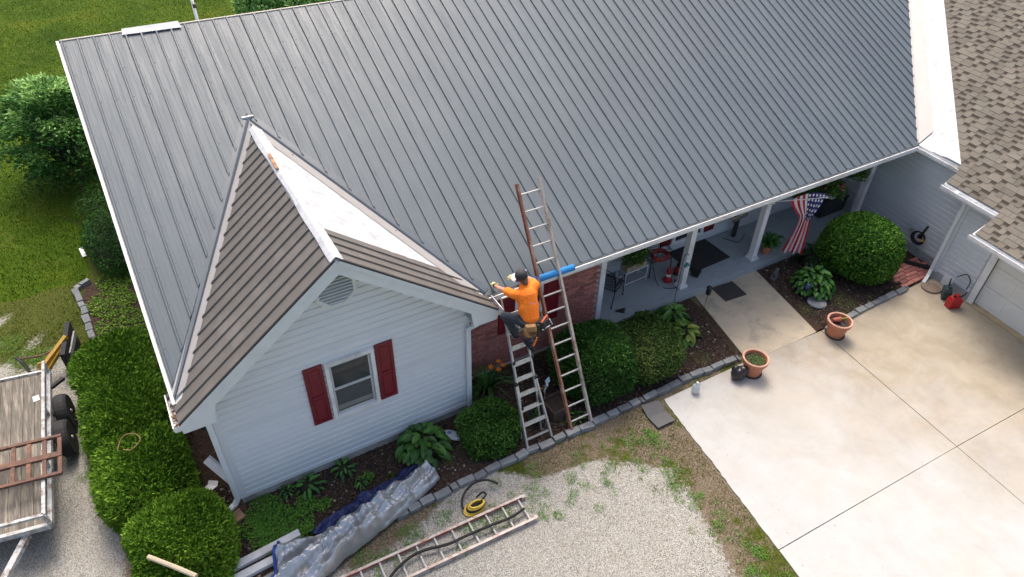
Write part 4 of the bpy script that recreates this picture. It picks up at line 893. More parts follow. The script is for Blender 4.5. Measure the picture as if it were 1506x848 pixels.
e1 = extladder('extension_ladder', 'tall red railed extension ladder leaning past the porch eave', (5.97, -1.50, 0.02), Vector((5.97, -1.50, .02))+lean*4.66, (1, 0, 0), 15, .20, .41, nrm, fl0=mat('red_brown_rail_edge', (.34, .15, .09), (.27, .11, .07), 9, .75, c3=(.50, .36, .27), s3=4))
# lower telescoped section just behind it
mb = MB(); q = extladder('ground_ladder', 'red railed ladder lying flat on the gravel with white rungs', (4.47, -2.275, .05), (.55, -2.136, .05), (-.035, -1, 0), 13, .12, .43, (0, 0, 1), (m_railr, mat('bleached_ladder_rail', (.62, .55, .48), (.5, .42, .35), 10, .75, c3=(.36, .16, .11), s3=5)))
# articulated aluminium ladder under the worker
al = thing('folding_ladder', 'aluminium folding ladder with wide treads under the worker', 'ladder', (5.04, -1.45, 0)); a0 = Vector((5.04, -1.45, 0)); up = Vector((0, 1.1, 2.75)).normalized(); nr2 = Vector((0, -2.75, 1.1)).normalized()
def lp(x, s): return Vector((x, 0, 0))+up*s
LL = 2.96
for x0, x1 in ((.0, .0), (.52, .40)):
    r = MB().beam(lp(x0, .02), lp(x1, LL*.46), .03, .065, nr2).build('lower_rail', m_alu, al); MB().beam(lp(x0, 0), lp(x0, .06), .05, .08, nr2).build('foot', m_rubber, r)
    r = MB().beam(lp(x1*1.0+(.025 if x0 == 0 else -.025), LL*.36), lp(.03 if x0 == 0 else .37, LL*.86), .028, .055, nr2).build('upper_rail', m_alu, al)
    MB().box(lp(x1, LL*.46), (.06, .09, .06)).build('hinge', m_rubber, r)
    MB().tube([lp(.03 if x0 == 0 else .37, LL*.84), lp(.03 if x0 == 0 else .37, LL)], .018, 8).build('hand_rail', m_alu, al)
for k in range(9):
    s = .22+k*.30; f = s/LL; xr = .52-.12*min(1, f/.46); xr = xr if f < .46 else .385
    if k == 0: MB().beam(lp(0, s), lp(xr+.02, s), .03, .03, nr2).build('brace', m_alu, al)
    else: MB().beam(lp(.005, s), lp(xr, s), .075, .028, nr2).build('tread', m_alu, al)
for x in (.03, .4): 
    for s in (.86, 1.76): MB().box(lp(x, s)+nr2*.03, (.04, .03, .05)).build('lock', m_rubber, al)
MB().tube([lp(.03, LL), lp(.37, LL)], .02, 8).build('top_rail', m_alu, al)
MB().tube([(.03, .28, .0), (.06, .42, .9)], .018, 6).build('rear_leg', m_alu, al); MB().tube([(.46, .28, .0), (.40, .42, .9)], .018, 6).build('rear_leg', m_alu, al)
fp = MB().tube([(5.60, -.06, 2.62), (6.72, -.06, 2.60)], .062, 12).build('foam_pad', mat('bright_blue_foam', (.02, .23, .55), (.015, .19, .47), 8, .7), None, smooth=True); tag(fp, 'bright blue foam tube padding the gutter behind the tall ladder', 'foam pad')
# ================================================================ the worker
m_skin = mat('skin', (.55, .27, .18), (.47, .22, .145), 6, .55); m_jean = mat('dark_jeans', (.022, .028, .040), (.036, .045, .060), 12, .85, bump=.3, bscale=40)
m_boot = mat('dark_work_boot', (.018, .022, .032), (.03, .034, .045), 15, .75, bump=.3); m_leather = mat('tan_leather_pouch', (.36, .19, .07), (.26, .13, .045), 10, .65, c3=(.14, .06, .02), s3=8)
m_blackcloth = mat('black_nylon', (.016, .015, .017), (.03, .028, .03), 20, .7); m_glove = mat('yellow_glove', (.62, .58, .22), (.5, .46, .2), 10, .7); m_hair = mat('brown_hair', (.16, .075, .035), (.10, .045, .02), 30, .8)
m_shirt, _t, _b = newmat('orange_safety_shirt'); _v = coord(_t)
_s = _t.nodes.new('ShaderNodeSeparateXYZ'); _t.links.new(_v, _s.inputs[0])
PX, PZ = .05, .42
_dx = math_(_t, 'SUBTRACT', _s.outputs[0], PX); _dz = math_(_t, 'SUBTRACT', _s.outputs[2], PZ); _rr = math_(_t, 'SQRT', math_(_t, 'ADD', math_(_t, 'MULTIPLY', _dx, _dx), math_(_t, 'MULTIPLY', math_(_t, 'MULTIPLY', _dz, _dz), .8)))
_ring = ramp(_t, _rr, [(.07, .45), (.09, 1.), (.112, 1.), (.118, 0.)]); _txt = ramp(_t, noise(_t, _v, 60, 2), [(.44, 0.), (.5, .85)])
_back = math_(_t, 'LESS_THAN', _s.outputs[1], -.01)
_or = ramp(_t, noise(_t, _v, 7, 4), [(.3, (1.0, .19, .008)), (.7, (1.0, .24, .012))])
_m = math_(_t, 'MULTIPLY', math_(_t, 'MULTIPLY', _ring, _txt), _back)
_t.links.new(mix(_t, _m, _or, (.80, .22, .38)), _b.inputs['Base Color']); _b.inputs['Roughness'].default_value = .8; bumpit(_t, _b, noise(_t, _v, 14, 3, .5, 1.), .8, .02)
wp = (5.28, -.92, 2.68); man = thing('person', 'worker in orange shirt and black cap reaching from the folding ladder', 'person', wp)
def w2(p): return Vector(p)-Vector(wp)
pel, che, nek, hed = w2((5.28, -.93, 2.66)), w2((5.315, -.74, 3.00)), w2((5.32, -.64, 3.17)), w2((5.305, -.565, 3.285))
shL, shR, elL, haL, elR, haR = w2((5.115, -.68, 3.07)), w2((5.52, -.66, 3.08)), w2((5.03, -.36, 2.99)), w2((5.10, -.07, 2.82)), w2((5.60, -.36, 2.98)), w2((5.47, -.08, 2.86))
hpL, hpR, knL, anL, knR, anR = w2((5.19, -.90, 2.64)), w2((5.37, -.90, 2.63)), w2((5.00, -.60, 2.58)), w2((5.15, -.70, 2.26)), w2((5.40, -.62, 2.33)), w2((5.38, -.86, 1.995))
b = MB()                                         # body, one skin
b.caps(pel, che, .13, .14).caps(che, nek, .12, .055).caps(nek, hed, .055, .06).ball(hed, (.075, .092, .108), 14, 10)
for s, e, h in ((shL, elL, haL), (shR, elR, haR)): b.caps(che+(s-che)*.3, s, .075, .06).caps(s, e, .05, .04).caps(e, h, .041, .028)
for h, k, a in ((hpL, knL, anL), (hpR, knR, anR)): b.caps(h, k, .085, .06).caps(k, a, .055, .04)
b.ball(hed+Vector((-.012, .092, -.01)), (.014, .02, .018), 6, 4)     # nose
for s in (-1, 1): b.ball(hed+Vector((s*.078, .005, -.005)), (.012, .022, .03), 6, 5)
remesh(b, 'body', m_skin, man, .011, 3)
s_ = MB().caps(pel+Vector((0, 0, .05)), che, .155, .175, 14).caps(che, nek-Vector((0, .0, .03)), .15, .085, 14).ball((pel+che)/2+Vector((0, -.01, 0)), (.19, .135, .20), 14, 10).ball(che, (.205, .13, .14), 14, 10)
for a, e in ((shL, elL), (shR, elR)): s_.caps(che+(a-che)*.4, a, .11, .082).caps(a, a+(e-a)*.45, .08, .076)
remesh(s_, 'shirt', m_shirt, man, .011, 3)
j = MB().caps(hpL, hpR, .125, .125).ball((hpL+hpR)/2+Vector((0, -.03, .03)), (.18, .14, .12))
for h, k, a in ((hpL, knL, anL), (hpR, knR, anR)): j.caps(h, k, .108, .08).caps(k, a+(k-a)*.1, .078, .06)
remesh(j, 'jeans', m_jean, man, .012, 3)
for a, d in ((anL, Vector((.02, 1, -.12))), (anR, Vector((-.03, 1, -.12)))):
    d.normalize(); f = MB().caps(a+Vector((0, 0, .05)), a, .058, .056).caps(a+Vector((0, -.02, -.045)), a+d*.17+Vector((0, 0, -.03)), .046, .042).ball(a+d*.07+Vector((0, 0, -.03)), (.05, .1, .045)); bo = remesh(f, 'boot', m_boot, man, .009, 2)
    MB().box(a+d*.06+Vector((0, 0, -.078)), (.09, .27, .022)).build('sole', m_rubber, bo, bevel=.008)
def hand(c, d, name, grip):
    """palm, four bent fingers of unequal length and a thumb from the side of the palm"""
    d = Vector(d).normalized(); sd_ = d.cross(Vector((0, 0, 1))).normalized(); n_ = sd_.cross(d).normalized(); h = MB().caps(c-d*.02, c+d*.065, .036, .04)
    h.ball(c+d*.05, (.045, .045, .026))
    for k, l in enumerate((.075, .085, .08, .062)):
        p0 = c+d*.08+sd_*(-.036+.024*k); p1 = p0+(d-n_*.25*grip).normalized()*l*.55; p2 = p1+(d*.4-n_*grip).normalized()*l*.5; h.caps(p0-d*.03, p1, .0105, .0095).caps(p1, p2, .0095, .008)
    s = 1 if name == 'L' else -1
    q0 = c+d*.03+sd_*.04*s; q1 = q0+(d*.6+sd_*s*.7-n_*.2).normalized()*.045; h.caps(q0-sd_*s*.02, q1, .014, .012).caps(q1, q1+(d-n_*.4).normalized()*.035, .012, .009)
    return remesh(h, 'glove', m_glove, man, .006, 2)
gl = hand(haL, haL-elL+Vector((.02, .1, .04)), 'L', .7); hand(haR, haR-elR+Vector((-.05, .1, 0)), 'R', .7)
MB().caps(haL-(haL-elL).normalized()*.05, haL-(haL-elL).normalized()*.015, .038, .04).build('glove_cuff', m_blackcloth, gl, smooth=True)
# cap with white brim to the left, hair below it
fw = Vector((-.62, .75, -.10)).normalized(); rt = fw.cross(Vector((0, 0, 1))).normalized(); upv = rt.cross(fw); HM = Matrix((rt, fw, upv)).transposed()
cap = MB(); pr = [(.104*math.cos(t_*math.pi/2/7)*1.0+.002, .095*math.sin(t_*math.pi/2/7)) for t_ in range(7)]+[(.01, .096)]
cap.lathe([(.103, -.035)]+pr, hed+Vector((0, 0, .02)), 20, HM); cp = cap.build('cap', m_blackcloth, man, smooth=True)
br = MB(); V = []
for k in range(9):
    a = math.radians(-62+15.5*k); dv = HM@Vector((math.sin(a), math.cos(a), 0)); c0 = hed+Vector((0, 0, .012)); rr = .135+.035*math.cos(a)
    V += [c0+dv*.095, c0+dv*rr+HM@Vector((0, 0, -.025-.02*abs(math.sin(a)))), c0+dv*rr+HM@Vector((0, 0, -.031-.02*abs(math.sin(a)))), c0+dv*.095-Vector((0, 0, .008))]
br.add(V, [(4*k+i, 4*k+4+i, 4*k+4+(i+1) % 4, 4*k+(i+1) % 4) for k in range(8) for i in range(4)]); br.build('brim', mat('white_cap_brim', (.75, .74, .72), (.68, .66, .64), 10, .7), cp, smooth=True)
pt = hed+HM@Vector((.074, -.062, .065)); MB().ball(pt, (.02, .02, .024), 8, 5).build('emblem', mat('pale_emblem', (.6, .6, .58), (.25, .25, .25), 60, .7), cp)
hr = MB().ball(hed+Vector((.012, -.02, -.015)), (.086, .088, .085), 14, 10).caps(hed+Vector((.01, -.05, -.03)), nek+Vector((0, -.03, .05)), .06, .05); remesh(hr, 'hair', m_hair, man, .010, 1)
bd = MB().ball(hed+HM@Vector((0, .055, -.075)), (.05, .045, .04), 10, 6).build('beard', m_hair, man, smooth=True)
# tool belt: belt ring, tan pouch on the left, black pouch with red strap on the right
rg = []
for k in range(28):
    a = k/28*6.283; rg.append(pel+Vector((.20*math.cos(a), .155*math.sin(a), .045+.02*math.sin(a))))
belt = MB().tube(rg, .024, 8, True).build('tool_belt', m_blackcloth, man, smooth=True)
def pouch(name, c, sx, sz, m, rz, flare=1.15, dep=.08):
    M_ = Matrix.Rotation(rz, 3, 'Z'); mb = MB(); V = []
    for z, k, dd in ((0, .92, .7), (-sz*.35, flare, 1.0), (-sz*.75, flare*.95, 1.05), (-sz, .62, .6)):
        for x, y in ((-1, 0), (-.7, -1), (.7, -1), (1, 0), (.7, .5), (-.7, .5)): V.append(Vector(c)+M_@Vector((x*sx/2*k, y*dep*dd, z)))
    fs = [(6*l+i, 6*l+(i+1) % 6, 6*l+6+(i+1) % 6, 6*l+6+i) for l in range(3) for i in range(6)]+[(18, 19, 20, 21, 22, 23), (5, 4, 3, 2, 1, 0)]
    return mb.add(V, [f[::-1] for f in fs]).build(name, m, man, bevel=.012)
pl = pouch('pouch', pel+Vector((-.09, -.16, .05)), .20, .25, m_leather, -.35)
MB().tube([pel+Vector((-.165, -.225, -.03)), pel+Vector((-.10, -.265, -.14)), pel+Vector((-.02, -.24, -.05))], .006, 6).build('pouch_seam', m_hair, pl)
MB().box(pel+Vector((-.095, -.238, -.075)), (.12, .016, .08), -.35).build('pouch_opening', mat('pouch_shadow_leather', (.12, .06, .025), (.09, .045, .02), 9, .8), pl, bevel=.006)
pb = pouch('pouch', pel+Vector((.155, -.13, .04)), .21, .24, m_blackcloth, .45, 1.2, .10); MB().caps(pel+Vector((.10, -.20, .05)), pel+Vector((.235, -.12, .07)), .016, .016).build('red_strap', mat('red_strap', (.8, .12, .03), (.7, .09, .02), 5, .6), pb, smooth=True)
MB().tube([pel+Vector((.08, -.25, -.075)), pel+Vector((.24, -.225, -.06))], .010, 8).build('tool', m_alu, pb); MB().tube([pel+Vector((.25, -.19, .05)), pel+Vector((.29, -.22, -.06))], .011, 8).build('tool', m_alu, pb)
MB().tube([pel+Vector((.03, -.2, .03)), pel+Vector((.04, -.22, -.26))], .022, 8).build('hammer_handle', m_blackcloth, pb); MB().tube([anR+Vector((-.01, -.075, .03)), anR+Vector((.04, -.10, .22))], .018, 6).build('orange_tool_grip', mat('orange_grip', (.85, .22, .04), (.75, .18, .03), 6, .5), pb)
# ================================================================ on the porch (floor at z = .15)
ZP = .152
m_mat = mat('charcoal_mat', (.028, .027, .027), (.04, .038, .037), 30, .95, bump=.4, bscale=120)
tag(MB().box((11.62, 1.42, ZP+.008), (1.22, .9, .014), .03).build('door_mat', m_mat, bevel=.005), 'large charcoal mat on the porch floor below the window', 'mat')
tag(MB().box((11.42, .13, .04), (.60, .52, .024), -.08).build('door_mat', mat('dark_brown_mat', (.055, .048, .045), (.04, .036, .034), 25, .95, bump=.5, bscale=90), bevel=.006), 'small dark mat on the tan walkway at the porch step', 'mat')
# iron patio armchairs
def scroll(c, r, turns, e1, e2, n=22):
    c, e1, e2 = Vector(c), Vector(e1), Vector(e2); return [c+(e1*math.cos(a)+e2*math.sin(a))*r*(1-.75*i/n) for i, a in ((i, turns*6.283*i/n) for i in range(n+1))]
def ironchair(label, loc, rz):
    t = thing('patio_chair', label, 'chair', loc, rz); r = .011
    for s in (-1, 1):
        x = s*.27
        MB().tube([(x, -.25, 0), (x, -.24, .40), (x, -.22, .62), (x, .02, .63), (x, .24, .60)], r, 6).build('front_leg', m_black, t)
        MB().tube([(x*.95, .32, 0), (x*.95, .22, .40), (x*.95, .27, .75), (x*.8, .36, 1.0)], r, 6).build('rear_leg', m_black, t)
        MB().tube(scroll((x, -.05, .53), .09, 1.6, (0, 1, 0), (0, 0, 1)), .007, 5).build('scroll', m_black, t)
        MB().ball((x, -.25, .012), (.022, .022, .012), 8, 4).build('foot', m_black, t); MB().ball((x*.95, .32, .012), (.022, .022, .012), 8, 4).build('foot', m_black, t)
    seat = MB().tube([(-.27, -.24, .41), (.27, -.24, .41), (.26, .22, .40), (-.26, .22, .40)], r, 6, True).build('seat', m_black, t)
    mesh_ = MB()
    for k in range(13): x = -.24+.04*k; mesh_.tube([(x, -.24, .41), (x, 0, .40), (x, .22, .40)], .005, 4)
    for k in range(9): y = -.2+.05*k; mesh_.tube([(-.26, y, .408), (.26, y, .408)], .005, 4)
    mesh_.build('seat_mesh', m_black, seat, kind='stuff')
    back = MB().tube([(-.25, .23, .42), (-.24, .27, .75), (-.16, .35, .98), (0, .37, 1.03), (.16, .35, .98), (.24, .27, .75), (.25, .23, .42)], r, 6).build('backrest', m_black, t)
    bm_ = MB()
    for k in range(9): x = -.2+.05*k; h = .98-abs(x)*.4; bm_.tube([(x, .235, .43), (x*.95, .28, .72), (x*.85, .35, h)], .006, 4)
    for z in (.55, .7, .85): bm_.tube([(-.24, .25+(z-.5)*.2, z), (.24, .25+(z-.5)*.2, z)], .006, 4)
    bm_.build('back_mesh', m_black, back, kind='stuff'); return t
ironchair('black wrought iron armchair nearest the brick wall on the porch', (8.72, 1.22, ZP), math.radians(118))
ironchair('black wrought iron armchair holding a coil of red cord', (10.30, 1.52, ZP), math.radians(-8))
co = MB()
for k in range(7): co.tube([(10.30+(.20+.012*(k % 3))*math.cos(a), 1.40+(.17+.012*(k % 3))*math.sin(a), ZP+.43+.018*k+.01*math.sin(3*a+k)) for a in [6.283*i/24 for i in range(24)]], .012, 6, True)
tag(co.build('cord_coil', mat('red_orange_cord', (.42, .05, .025), (.32, .035, .02), 10, .5), smooth=True, kind=None), 'coil of red air hose lying on an iron chair seat', 'hose')
# white plant stand with flowers
ps = thing('plant_stand', 'white metal plant stand with tan planter on the porch', 'plant stand', (9.55, 1.42, ZP), .05)
for x in (-.33, .33):
    for y in (-.14, .14): MB().tube([(x, y, 0), (x, y, .42)], .011, 6).build('leg', m_white, ps)
MB().tube([(-.33, -.14, .42), (.33, -.14, .42), (.33, .14, .42), (-.33, .14, .42)], .012, 6, True).build('top_frame', m_white, ps); MB().tube([(-.33, -.14, .10), (.33, -.14, .10), (.33, .14, .10), (-.33, .14, .10)], .009, 6, True).build('bottom_frame', m_white, ps)
MB().box((0, 0, .48), (.58, .24, .16)).build('planter', mat('tan_planter', (.42, .33, .22), (.34, .26, .17), 7, .8), ps, bevel=.01)
fo = thing('planter_flowers', 'leafy green plant with yellow flowers in the tan porch planter', 'plant', (9.55, 1.42, ZP+.56), .05)
P, Nn, lu = shell(1500, (0, 0, .16), (.36, .22, .26), 61, depth=.7, zmin=-.02); leaves('foliage', P, Nn, .055, .035, m_shrub, fo, 'face', .8)
for k in range(22):
    a = random.uniform(0, 6.28); e_ = random.uniform(.1, 1.3); p = Vector((.36*math.cos(a)*math.sin(e_), .24*math.sin(a)*math.sin(e_), .18+.25*math.cos(e_))); MB().ball(p, (.016, .016, .012), 6, 4).build('flower', mat('yellow_flower', (.7, .5, .08), (.6, .35, .05), 9, .6) if k == 0 else bpy.data.materials['yellow_flower'], fo)
# red inflator/vacuum and tools
m_redp = mat('red_plastic', (.45, .015, .015), (.36, .01, .012), 6, .35)
cn = thing('red_cone_tool', 'red and white cone shaped shop tool standing by the cord chair', 'tool', (10.30, 1.02, ZP)); MB().lathe([(.10, 0), (.105, .04), (.07, .10), (.055, .2), (.05, .3), (.03, .36), (.01, .38)], n=16).build('body', m_redp, cn, smooth=True); MB().lathe([(.062, .15), (.063, .15), (.058, .21), (.057, .21)], n=16, cap=False).build('label_band', m_white, cn)
cp_ = thing('air_compressor', 'small red and black portable compressor beside the porch post', 'compressor', (10.72, 1.10, ZP), .4)
MB().lathe([(.02, -.17), (.09, -.15), (.105, -.1), (.105, .1), (.09, .15), (.02, .17)], (0, 0, .15), 14, Matrix.Rotation(math.pi/2, 3, 'Y')).build('tank', m_redp, cp_, smooth=True); MB().box((0, 0, .28), (.2, .13, .1)).build('motor', m_black, cp_, bevel=.015); MB().tube([(-.13, 0, .25), (-.13, 0, .36), (.13, 0, .36), (.13, 0, .25)], .012, 6).build('handle', m_black, cp_)
for x in (-.1, .1): MB().box((x, 0, .025), (.03, .2, .05)).build('foot', m_rubber, cp_)
def cable(pts, r, m, name, label, cat='cord', n=6):
    P = [Vector(p) for p in pts]; Q = []
    for i in range(len(P)-1):
        p0, p1, p2, p3 = P[max(i-1, 0)], P[i], P[i+1], P[min(i+2, len(P)-1)]
        for k in range(8):
            t_ = k/8; Q.append(.5*((2*p1)+(p2-p0)*t_+(2*p0-5*p1+4*p2-p3)*t_*t_+(3*p1-p0-3*p2+p3)*t_**3))
    Q.append(P[-1]); return tag(MB().tube(Q, r, n).build(name, m, smooth=True), label, cat)
cable([(10.05, 1.3, ZP+.3), (10.0, 1.0, ZP+.01), (10.12, .78, ZP+.01), (10.4, .72, ZP+.01), (10.45, .95, ZP+.01), (10.6, .85, ZP+.01), (10.75, 1.05, ZP+.05)], .008, m_rubber, 'power_cord', 'black cord looping on the porch floor by the red tools')
bk = thing('black_caddy', 'low black tool caddy on the porch beside the big mat', 'box', (11.05, .88, ZP), .5); MB().box((0, 0, .05), (.24, .17, .10)).build('tray', m_black, bk, bevel=.01); MB().tube([(-.11, 0, .1), (-.11, 0, .17), (.11, 0, .17), (.11, 0, .1)], .01, 6).build('handle', m_black, bk)
# wrought iron foot-shaped shadow piece: small leaf-shaped doorstop
ds = MB()
for k in range(5): ds.caps((8.60+.02*k, .72-.0*k, ZP+.012), (8.72+.03*k, .58+.03*k, ZP+.012), .016, .01, 6)
tag(ds.build('iron_leaf', m_black, smooth=True), 'black iron leaf ornament lying on the porch floor', 'ornament')
# wooden flag sign on a black post
sg = thing('flag_sign', 'rustic black and cream striped wooden sign on black post', 'sign', (12.95, 1.62, ZP), .12); m_sgd = mat('black_stained_board', (.03, .027, .025), (.05, .045, .04), 9, .8, stretch=(2, 20, 20)); m_sgw = mat('cream_board', (.52, .47, .36), (.42, .37, .28), 9, .8)
MB().box((0, 0, .30), (.10, .08, .60)).build('post', m_sgd, sg, bevel=.005); MB().tube([(-.3, .1, .012), (-.15, -.25, .012), (.1, -.22, .012), (.32, -.1, .012)], .008, 6).build('wire_base', m_black, sg)
for k in range(6):
    z = .58+.085*k; bd_ = MB().box((0, -.055, z), (.56, .025, .08)).build('board', m_sgd if k % 2 == 0 else m_sgw, sg)
    if k == 0:
        for j in range(9): MB().box((-.22+.055*j, -.07, z), (.035, .006, .045 if j % 3 else .03)).build('letter_mark', m_sgw, bd_)
fe = thing('potted_fern', 'bushy green fern in terracotta pot beside the middle porch post', 'plant', (13.15, .72, ZP)); MB().lathe([(.09, 0), (.13, .2), (.145, .2), (.145, .23), (.12, .23), (.11, .19), (.02, .18)], n=18).build('pot', m_terra, fe, smooth=False); g = random.Random(4)
for k in range(64):
    a = g.uniform(0, 6.28); l = g.uniform(.2, .40); h = g.uniform(.08, .32); V = []
    for i in range(7):
        t_ = i/6; c_ = Vector((math.cos(a)*l*t_, math.sin(a)*l*t_, .22+h*math.sin(t_*2.2))); s_ = Vector((-math.sin(a), math.cos(a), 0))*(.028*math.sin(math.pi*(t_*.9+.1))+.002); V += [c_-s_-Vector((0, 0, .01)), c_, c_+s_-Vector((0, 0, .01))]
    MB().add(V, [(3*i+j, 3*i+3+j, 3*i+4+j, 3*i+1+j) for i in range(6) for j in (0, 1)]).build('frond', mb_hyd, fe)
# hanging baskets, dark bench/step under them
def basket(label, loc, seed, pink, m_l):
    t = thing('hanging_basket', label, 'hanging basket', loc); MB().lathe([(.06, -.16), (.12, -.12), (.15, 0), (.155, .02), (.135, .02), (.02, -.01)], n=16).build('pot', m_white, t)
    MB().tube([(0, 0, .0), (0, 0, 2.39-loc[2])], .005, 5).build('hanger', m_black, t); P, Nn, lu = shell(1700, (0, 0, .08), (.30, .28, .24), seed, depth=.6, zmin=-.12, bump=.2); leaves('foliage', P, Nn, .06, .03, m_l, t, 'face', .9)
    if pink:
        g = random.Random(seed); me = MB().ball((0, 0, 0), (.03, .03, .022), 7, 5).mesh('flower', True); me.materials.append(mat('pink_petal', (.62, .06, .22), (.5, .04, .16), 9, .6))
        for k in range(26):
            a, e_ = g.uniform(0, 6.28), g.uniform(.2, 1.9); o = bpy.data.objects.new('flower', me); C.objects.link(o); o.parent = t; o.location = (.31*math.cos(a)*math.sin(e_), .29*math.sin(a)*math.sin(e_), .08+.25*math.cos(e_))
    return t
basket('hanging basket of pink flowers in white pot at porch eave', (14.55, .45, 1.62), 71, True, m_shrub); basket('hanging basket of dark green fern beside the flag', (13.72, .62, 1.72), 72, False, m_yewd); basket('hanging basket of trailing greenery above the dark chest', (15.75, .75, 1.60), 73, False, m_shrub)
ch = thing('storage_chest', 'dark low storage bench at the shaded end of the porch', 'bench', (16.0, 1.38, ZP), 0); m_chest = mat('charcoal_plastic', (.03, .032, .035), (.045, .047, .05), 7, .6); MB().box((0, 0, .2), (.95, .5, .4)).build('body', m_chest, ch, bevel=.015); MB().box((0, 0, .42), (1.0, .55, .045)).build('lid', m_chest, ch, bevel=.012); MB().box((0, .24, .62), (.98, .05, .4)).build('backrest', m_chest, ch, bevel=.012)
# flag on a slanted pole from the middle post
fl = thing('flag', 'limp red, white and blue star spangled flag on white pole', 'flag', (12.76, .64, 1.78)); f0 = Vector((12.76, .64, 1.78)); tip = Vector((13.60, -.03, 2.02))-f0
MB().tube([(0, 0, 0), tip*.3, tip*1.0], .014, 8).build('pole', m_white, fl, smooth=True); MB().ball(tip*1.015, .03, 10, 7).build('finial', m_white, fl, smooth=True); MB().box((-.0, .0, 0), (.06, .06, .09)).build('bracket', m_white, fl)
m_flag, _t, _b = newmat('flag_cloth'); _uv = _t.nodes.new('ShaderNodeUVMap'); _s = _t.nodes.new('ShaderNodeSeparateXYZ'); _t.links.new(_uv.outputs[0], _s.inputs[0]); U_, V_ = _s.outputs[0], _s.outputs[1]
_st = math_(_t, 'GREATER_THAN', math_(_t, 'FRACT', math_(_t, 'MULTIPLY', U_, 6.5)), .5); _c = mix(_t, _st, (.50, .012, .03), (.72, .68, .68))
_can = math_(_t, 'MULTIPLY', math_(_t, 'GREATER_THAN', U_, .4615), math_(_t, 'LESS_THAN', V_, .4))
_a = math_(_t, 'SUBTRACT', math_(_t, 'FRACT', math_(_t, 'MULTIPLY', math_(_t, 'SUBTRACT', U_, .4615), 9.3)), .5); _b2 = math_(_t, 'SUBTRACT', math_(_t, 'FRACT', math_(_t, 'MULTIPLY', V_, 15)), .5)
_star = math_(_t, 'LESS_THAN', math_(_t, 'ADD', math_(_t, 'MULTIPLY', _a, _a), math_(_t, 'MULTIPLY', _b2, _b2)), .075)
_t.links.new(mix(_t, _can, _c, mix(_t, _star, (.025, .03, .13), (.72, .70, .72))), _b.inputs['Base Color']); _b.inputs['Roughness'].default_value = .85
mb = MB(); uv = []; nu, nv = 40, 60; ax = Vector((tip.x, tip.y, 0)).normalized()
hs, he = tip*.34, tip*.985
for jv in range(nv+1):
    t_ = jv/nv; wdt = 1-.62*math.sin(min(1, t_/.42)*math.pi/2)**1.3+.30*max(0, t_-.42)/.58; cen = .60+.04*math.sin(t_*3)-.08*max(0, t_-.36)**1.2
    for iu in range(nu+1):
        s = iu/nu; top = hs+(he-hs)*s; k = cen+(s-.5)*wdt*.92 if t_ > 0 else s; k = s*(1-min(1, t_*3.5))+k*min(1, t_*3.5)
        base_ = hs+(he-hs)*k; fold_ = .055*min(1, t_*2.5)*math.sin(s*15+2.2*t_); nrm_ = Vector((-ax.y, ax.x, 0))
        drop = 1.42*t_-(.10*math.sin(s*math.pi)*(1-t_))
        p = Vector((base_.x, base_.y, (base_.z*(1-min(1, t_*4))+hs.z*min(1, t_*4)+.10*s*(1-t_))-drop))+nrm_*fold_; mb.v.append(tuple(p)); uv.append((s, t_))
mb.f = [(j*(nu+1)+i, j*(nu+1)+i+1, (j+1)*(nu+1)+i+1, (j+1)*(nu+1)+i) for j in range(nv) for i in range(nu)]
fo_ = mb.build('cloth', m_flag, fl, smooth=True); ul = fo_.data.uv_layers.new(name='UVMap')
for lp_ in fo_.data.loops: ul.data[lp_.index].uv = uv[lp_.vertex_index]
# shepherd hook with glass and wire ornament in front of the porch
sh = thing('garden_hook', 'thin black garden hook with round wire and glass ornament before the porch', 'garden hook', (9.88, .30, 0)); MB().tube([(0, 0, 0), (0, 0, 1.45)]+[(.07*(1-math.cos(a)), 0, 1.45+.07*math.sin(a)) for a in (.4, .9, 1.4, 1.9, 2.4, 2.9, 3.4)], .007, 6).build('rod', m_black, sh)
MB().tube([(.12+.13*math.cos(a), .02*math.cos(a), 1.24+.13*math.sin(a)) for a in [6.283*i/24 for i in range(24)]], .006, 5, True).build('ring', m_alu, sh)
for k in range(3): MB().ball((.09+.04*k, -.01, 1.20+.04*(k % 2)), .035, 8, 6).build('glass_ball', mat('teal_glass', (.02, .16, .17), (.03, .22, .2), 5, .1) if k == 0 else bpy.data.materials['teal_glass'], sh, smooth=True)
ln_ = thing('solar_lantern', 'black cylinder lantern on a thin rod at the walkway edge', 'lantern', (10.43, -.10, 0)); MB().tube([(0, 0, 0), (.02, .01, .55)], .006, 6).build('rod', m_black, ln_); MB().lathe([(.02, .5), (.055, .51), (.06, .54), (.055, .68), (.065, .69), (.03, .73), (.005, .74)], (.02, .01, 0), 14).build('lamp', m_black, ln_, smooth=False)
# ================================================================ yard
# stone edging: every block a part
def edging(label, line, step=.27, zt=.09, sd=1):
    t = thing('stone_edging', label, 'stone edging', (line[0][0], line[0][1], 0)); o0 = Vector((line[0][0], line[0][1])); g = random.Random(sd)
    for (a, b) in zip(line[:-1], line[1:]):
        a, b = Vector(a), Vector(b); l = (b-a).length; d = (b-a)/l; s = 0
        while s < l-.06:
            w_ = min(step*g.uniform(.75, 1.25), l-s); c = a+d*(s+w_/2)-o0; ang = math.atan2(d.y, d.x)+g.uniform(-.05, .05)
            mb = MB().box((0, 0, 0), (w_-.018, .13*g.uniform(.9, 1.1), .12)); mb.v = [(x+g.uniform(-.01, .01), y+g.uniform(-.012, .012), z+g.uniform(-.008, .008)) for x, y, z in mb.v]
            o = mb.build('stone', m_stone, t, bevel=.012); o.location = (c.x+g.uniform(-.01, .01), c.y+g.uniform(-.015, .015), zt-.06+g.uniform(-.012, .01)); o.rotation_euler = (g.uniform(-.06, .06), g.uniform(-.04, .04), ang); s += w_
    return t
